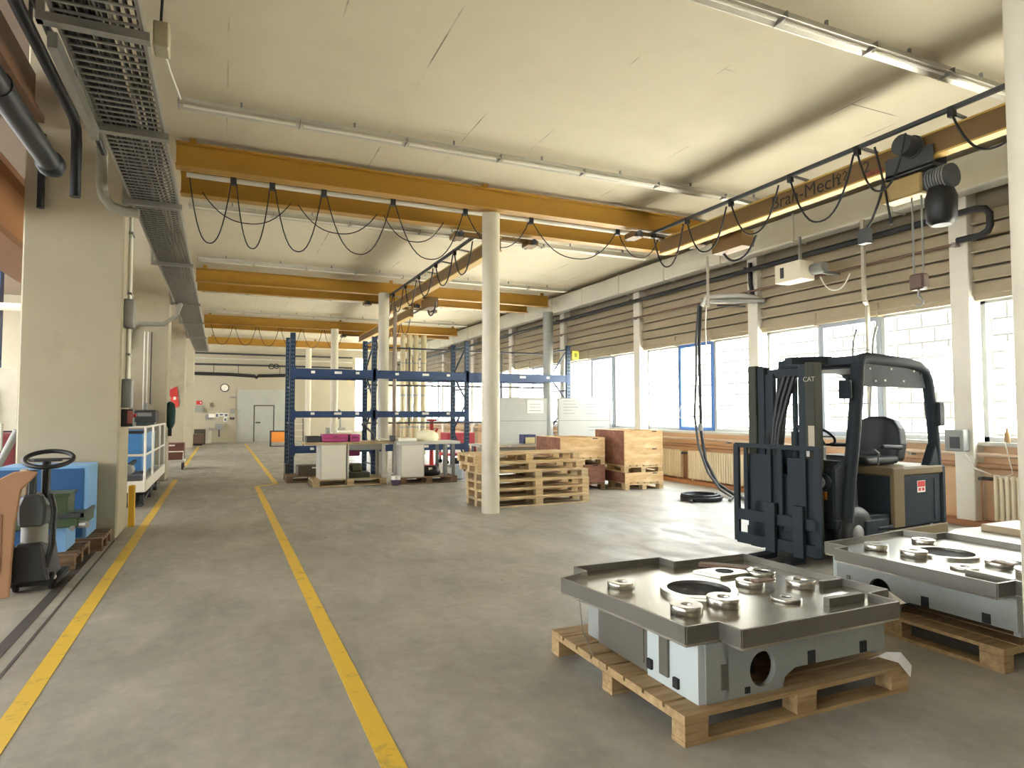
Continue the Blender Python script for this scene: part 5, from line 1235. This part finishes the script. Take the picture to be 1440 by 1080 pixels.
# far end wall
yw = YF
t = thing('wall_clock', 'round white wall clock with dark rim above the end wall notices', 'clock', (0.15, yw, 2.9))
MB().cyl((0.15, yw - 0.06, 2.9), (0.15, yw, 2.9), 0.22, n=32).build('case', mat('clock_rim', '#2d3340', 0.4), t)
MB().cyl((0.15, yw - 0.065, 2.9), (0.15, yw - 0.06, 2.9), 0.175, n=32).build('dial', PAPER, t)
MB().bar((0.15, yw - 0.068, 2.9), (0.22, yw - 0.068, 2.94), 0.02, 0.006).bar((0.15, yw - 0.068, 2.9), (0.12, yw - 0.068, 2.78), 0.015, 0.006).build('hand', BLACK, t)
def wallbox(name, label, cat, x0, x1, z0, z1, mt, d=0.08, part='case', group=None):
    t = thing(name, label, cat, ((x0 + x1) / 2, yw, z0), 0, group)
    B(x0, x1, yw - d, yw - 0.002, z0, z1).build(part, mt, t)
    return t
t = wallbox('fire_sign', 'small red fire sign on the end wall left of the clock', 'sign', -1.2, -0.92, 2.0, 2.2, RED, 0.03, 'plate')
B(-1.02, -0.96, yw - 0.034, yw - 0.03, 2.06, 2.14).build('symbol', PAPER, t)
wallbox('wall_mount_hydrant_box', 'grey box on the end wall under the red fire sign', 'box', -1.25, -0.85, 1.6, 1.95, mat('box_sage', '#92948a', 0.5), 0.18)
wallbox('wall_switch_box', 'small dark brown box on the end wall below the clock', 'box', -0.55, -0.38, 1.88, 2.1, mat('box_brown', '#776c58', 0.6))
t = wallbox('shelf_tray', 'grey tray with white papers on the end wall', 'tray', -0.75, -0.4, 1.2, 1.5, GREY, 0.15)
B(-0.6, -0.3, yw - 0.16, yw - 0.15, 1.32, 1.52).build('papers', PAPER, t)
for i, (x0, x1, z0, z1) in enumerate(((-0.28, -0.12, 1.3, 1.56), (-0.1, 0.12, 1.38, 1.56), (0.14, 0.36, 1.34, 1.55), (0.12, 0.3, 1.1, 1.32))):
    t = wallbox('notice_sign', ['leftmost dark printed notice on the end wall', 'wide printed notice below the clock on the end wall', 'notice nearest the grey gate, upper one', 'small notice hanging below the others by the gate'][i], 'notice', x0, x1, z0, z1, PAPER, 0.01, 'sheet', 'printed notices on the end wall')
    B(x0 + 0.03, x1 - 0.03, yw - 0.014, yw - 0.01, z0 + 0.04, z1 - 0.04).build('print', mat('print_grey', '#6f7480', 0.6), t)
wallbox('switch_cabinet', 'grey switch panel beside the gate, upper one', 'panel', 0.42, 0.68, 1.52, 1.8, mat('box_sage', '#92948a'), 0.1)
wallbox('key_cabinet_mounted', 'dark key box beside the gate under the grey panel', 'panel', 0.42, 0.66, 1.2, 1.33, DGREY, 0.1)
t = wallbox('wash_basin', 'grey wash basin with pipe on the end wall', 'basin', -0.28, 0.1, 0.68, 1.0, GREY, 0.35, 'basin')
MB().cyl((-0.08, yw - 0.15, 0.3), (-0.08, yw - 0.15, 0.68), 0.04, n=10).build('drain', DGREY, t)
B(-0.6, -0.28, yw - 0.25, yw - 0.002, 0.68, 0.76).build('side_shelf', GREY, t)
t = thing('waste_bin', 'white round bin on the floor before the end wall', 'bin', (-0.65, 37.0, 0))
MB().lathe((-0.68, 37.2, 0), [(0.24, 0.002), (0.28, 0.62), (0.29, 0.64)], 20).build('bin', LGREY, t)
t = thing('tool_cabinet', 'low brown chest in the far left corner by the end wall', 'chest', (-1.2, 35.5, 0))
B(-1.35, -0.75, 34.6, 35.6, 0.1, 0.55).build('chest', mat('chest_brown', '#6b5644', 0.6), t)
B(-1.3, -0.8, 34.7, 35.5, 0.0, 0.1).build('plinth', BLACK, t)
B(-1.2, -0.7, 35.8, 36.5, 0.0, 0.75).build('rear_chest', mat('chest_dark', '#4f463a', 0.6), t)
t = thing('wall_lamp', 'small grey lamp at the upper left corner of the gate', 'lamp', (0.6, yw, 2.4))
B(0.42, 0.72, yw - 0.2, yw - 0.002, 2.36, 2.44).build('lamp', GREY, t)
# pipes on the end wall
t = thing('wall_pipe', 'thick black pipe across the end wall above the gate', 'pipe', (1, 37.8, 3.5))
MB().tube([(-1.3, 37.7, 3.62), (0.4, 37.7, 3.6), (1.6, 37.7, 3.54), (1.72, 37.7, 3.46), (1.8, 37.7, 3.56), (4.4, 37.7, 3.66)], 0.09, 10).build('pipe', BLACK, t)
for x in (-0.4, 0.8, 2.9): MB().bar((x, 37.7, 3.6), (x, 37.95, 4.2), 0.03, 0.03).build('hanger', DGREY, t)
for i, (z, r, mt, lb) in enumerate(((4.12, 0.05, DGREY, 'lowest'), (4.45, 0.045, LGREY, 'middle'), (4.7, 0.05, DGREY, 'top'))):
    t = thing('wall_pipe', lb + ' of three straight pipes high on the end wall', 'pipe', (2, 37.8, z))
    MB().tube([(-1.3, 37.75, z), (6.8, 37.75, z)], r, 8).build('pipe', mt, t)
    for x in (0.2, 1.5, 3.0, 5): MB().bar((x, 37.75, z), (x, 38.0, z), 0.03, 0.03).build('clamp', DGREY, t)
t = thing('cable_loop', 'coiled black cable hanging from the pipe above the gate', 'cable', (2.4, 37.6, 4.1))
MB().torus((2.45, 37.62, 4.08), 0.13, 0.025, (0.3, 1, 0)).torus((2.7, 37.62, 4.1), 0.12, 0.025, (-0.3, 1, 0)).build('coil', BLACK, t)
t = thing('wall_lamp', 'round yellow lamp on the end wall beside the tall window', 'lamp', (6.6, 37.9, 3.6))
MB().cyl((6.65, 37.85, 3.58), (6.65, 37.998, 3.58), 0.2, n=20).build('lamp', mat('lamp_yellow', '#d9c460', 0.4), t)
t = thing('barrier_board', 'orange board with black frame on legs near the rack', 'barrier', (2.45, 32.3, 0))
B(2.15, 2.85, 32.3, 32.34, 0.2, 0.68).build('board', ORANGE, t)
MB().box(2.08, 2.92, 32.3, 32.35, 0.68, 0.74).box(2.08, 2.15, 32.3, 32.35, 0.0, 0.7).box(2.85, 2.92, 32.3, 32.35, 0.0, 0.7).build('frame', DGREY, t)
B(2.1, 2.9, 32.1, 32.55, 0, 0.03).build('foot', DGREY, t)
t = thing('step_ladder', 'low white step ladder behind the rack near the fourth round column', 'ladder', (3.2, 31, 0))
for k in range(4): B(3.05, 3.4, 31.0, 31.12, 0.2 + k * 0.28, 0.24 + k * 0.28).build('step', LGREY, t)
MB().bar((3.03, 30.95, 0), (3.03, 31.2, 1.3), 0.04, 0.04).bar((3.42, 30.95, 0), (3.42, 31.2, 1.3), 0.04, 0.04).build('stile', DGREY, t)
t = thing('hose_reel_stand', 'grey stand with cables between the far columns', 'stand', (4.6, 31, 0))
MB().cyl((4.5, 30, 0), (4.5, 30, 2.1), 0.04, n=10).cyl((4.9, 30, 0), (4.9, 30, 1.7), 0.04, n=10).build('post', GREY, t)
MB().torus((4.7, 29.95, 1.5), 0.22, 0.03, (0, 1, 0)).build('hose', DGREY, t)
B(4.3, 5.1, 29.8, 30.3, 0, 0.9).build('cabinet', mat('stand_sage', '#8b8f80', 0.5), t)
# next hall at the far left
t = thing('cnc_machine', 'pale machine housing with a dark monitor seen left of the nearest pillar', 'machine', (-4.5, 14.5, 0))
B(-6.2, -3.3, 14.2, 16.5, 0.9, 2.35).build('housing', mat('machine_cream', '#dcd6c2', 0.5), t, bevel=0.02)
B(-4.15, -3.62, 14.12, 14.2, 1.2, 1.95).build('monitor', BLACK, t)
for z in (1.28, 1.6): B(-4.1, -3.75, 14.112, 14.12, z, z + 0.25).build('screen', mat('screen_pale', '#aebfd4', 0.3), t)
B(-6.2, -3.2, 14.3, 16.5, 0, 0.9).build('lower_body', mat('machine_dark', '#4a3436', 0.5), t)
MB().box(-3.5, -3.3, 14.15, 14.2, 1.2, 1.24).build('ledge', BLACK, t)
t = thing('red_machine', 'red machine with grey column left of the nearest pillar', 'machine', (-3, 11.6, 0))
B(-3.6, -2.75, 11.8, 12.6, 0.3, 1.25).build('body', mat('machine_red', '#7a2a30', 0.5), t, bevel=0.04)
MB().cyl((-2.95, 11.6, 0.7), (-2.7, 11.6, 1.3), 0.05, n=12).build('lever', GREY, t)
MB().cyl((-2.9, 11.65, 1.0), (-2.9, 11.65, 1.4), 0.02, n=8).build('rod', LGREY, t)
B(-3.5, -2.8, 11.7, 12.4, 0, 0.3).build('foot', DGREY, t)
t = thing('grey_motor', 'grey ribbed motor block on the floor at the left edge', 'motor', (-2.7, 9.3, 0))
B(-3.1, -2.35, 9.0, 9.6, 0.3, 0.75).build('housing', GREY, t, bevel=0.05, seg=2)
m = MB()
for k in range(4): m.box(-3.12, -2.33, 8.98, 9.62, 0.36 + k * 0.1, 0.39 + k * 0.1)
m.build('cooling_rib', DGREY, t)
B(-3.0, -2.4, 9.05, 9.55, 0, 0.3).build('foot', DGREY, t)
t = thing('white_wall_tube', 'white horizontal tube behind the nearest pillar at the left edge', 'tube', (-5, 17, 4))
MB().cyl((-9, 18, 3.95), (-3.5, 18, 3.95), 0.09, n=12).build('tube', PIPEW, t)
for x in (-8, -4): MB().bar((x, 18, 3.95), (x, 18, 7.2), 0.04, 0.04).build('hanger', DGREY, t)
t = thing('blue_post', 'dark blue steel post in the next hall', 'post', (-5.2, 20, 0))
B(-5.5, -5.1, 20, 20.3, 0, 7.2).build('post', mat('post_blue', '#2a4a7a', 0.5), t)
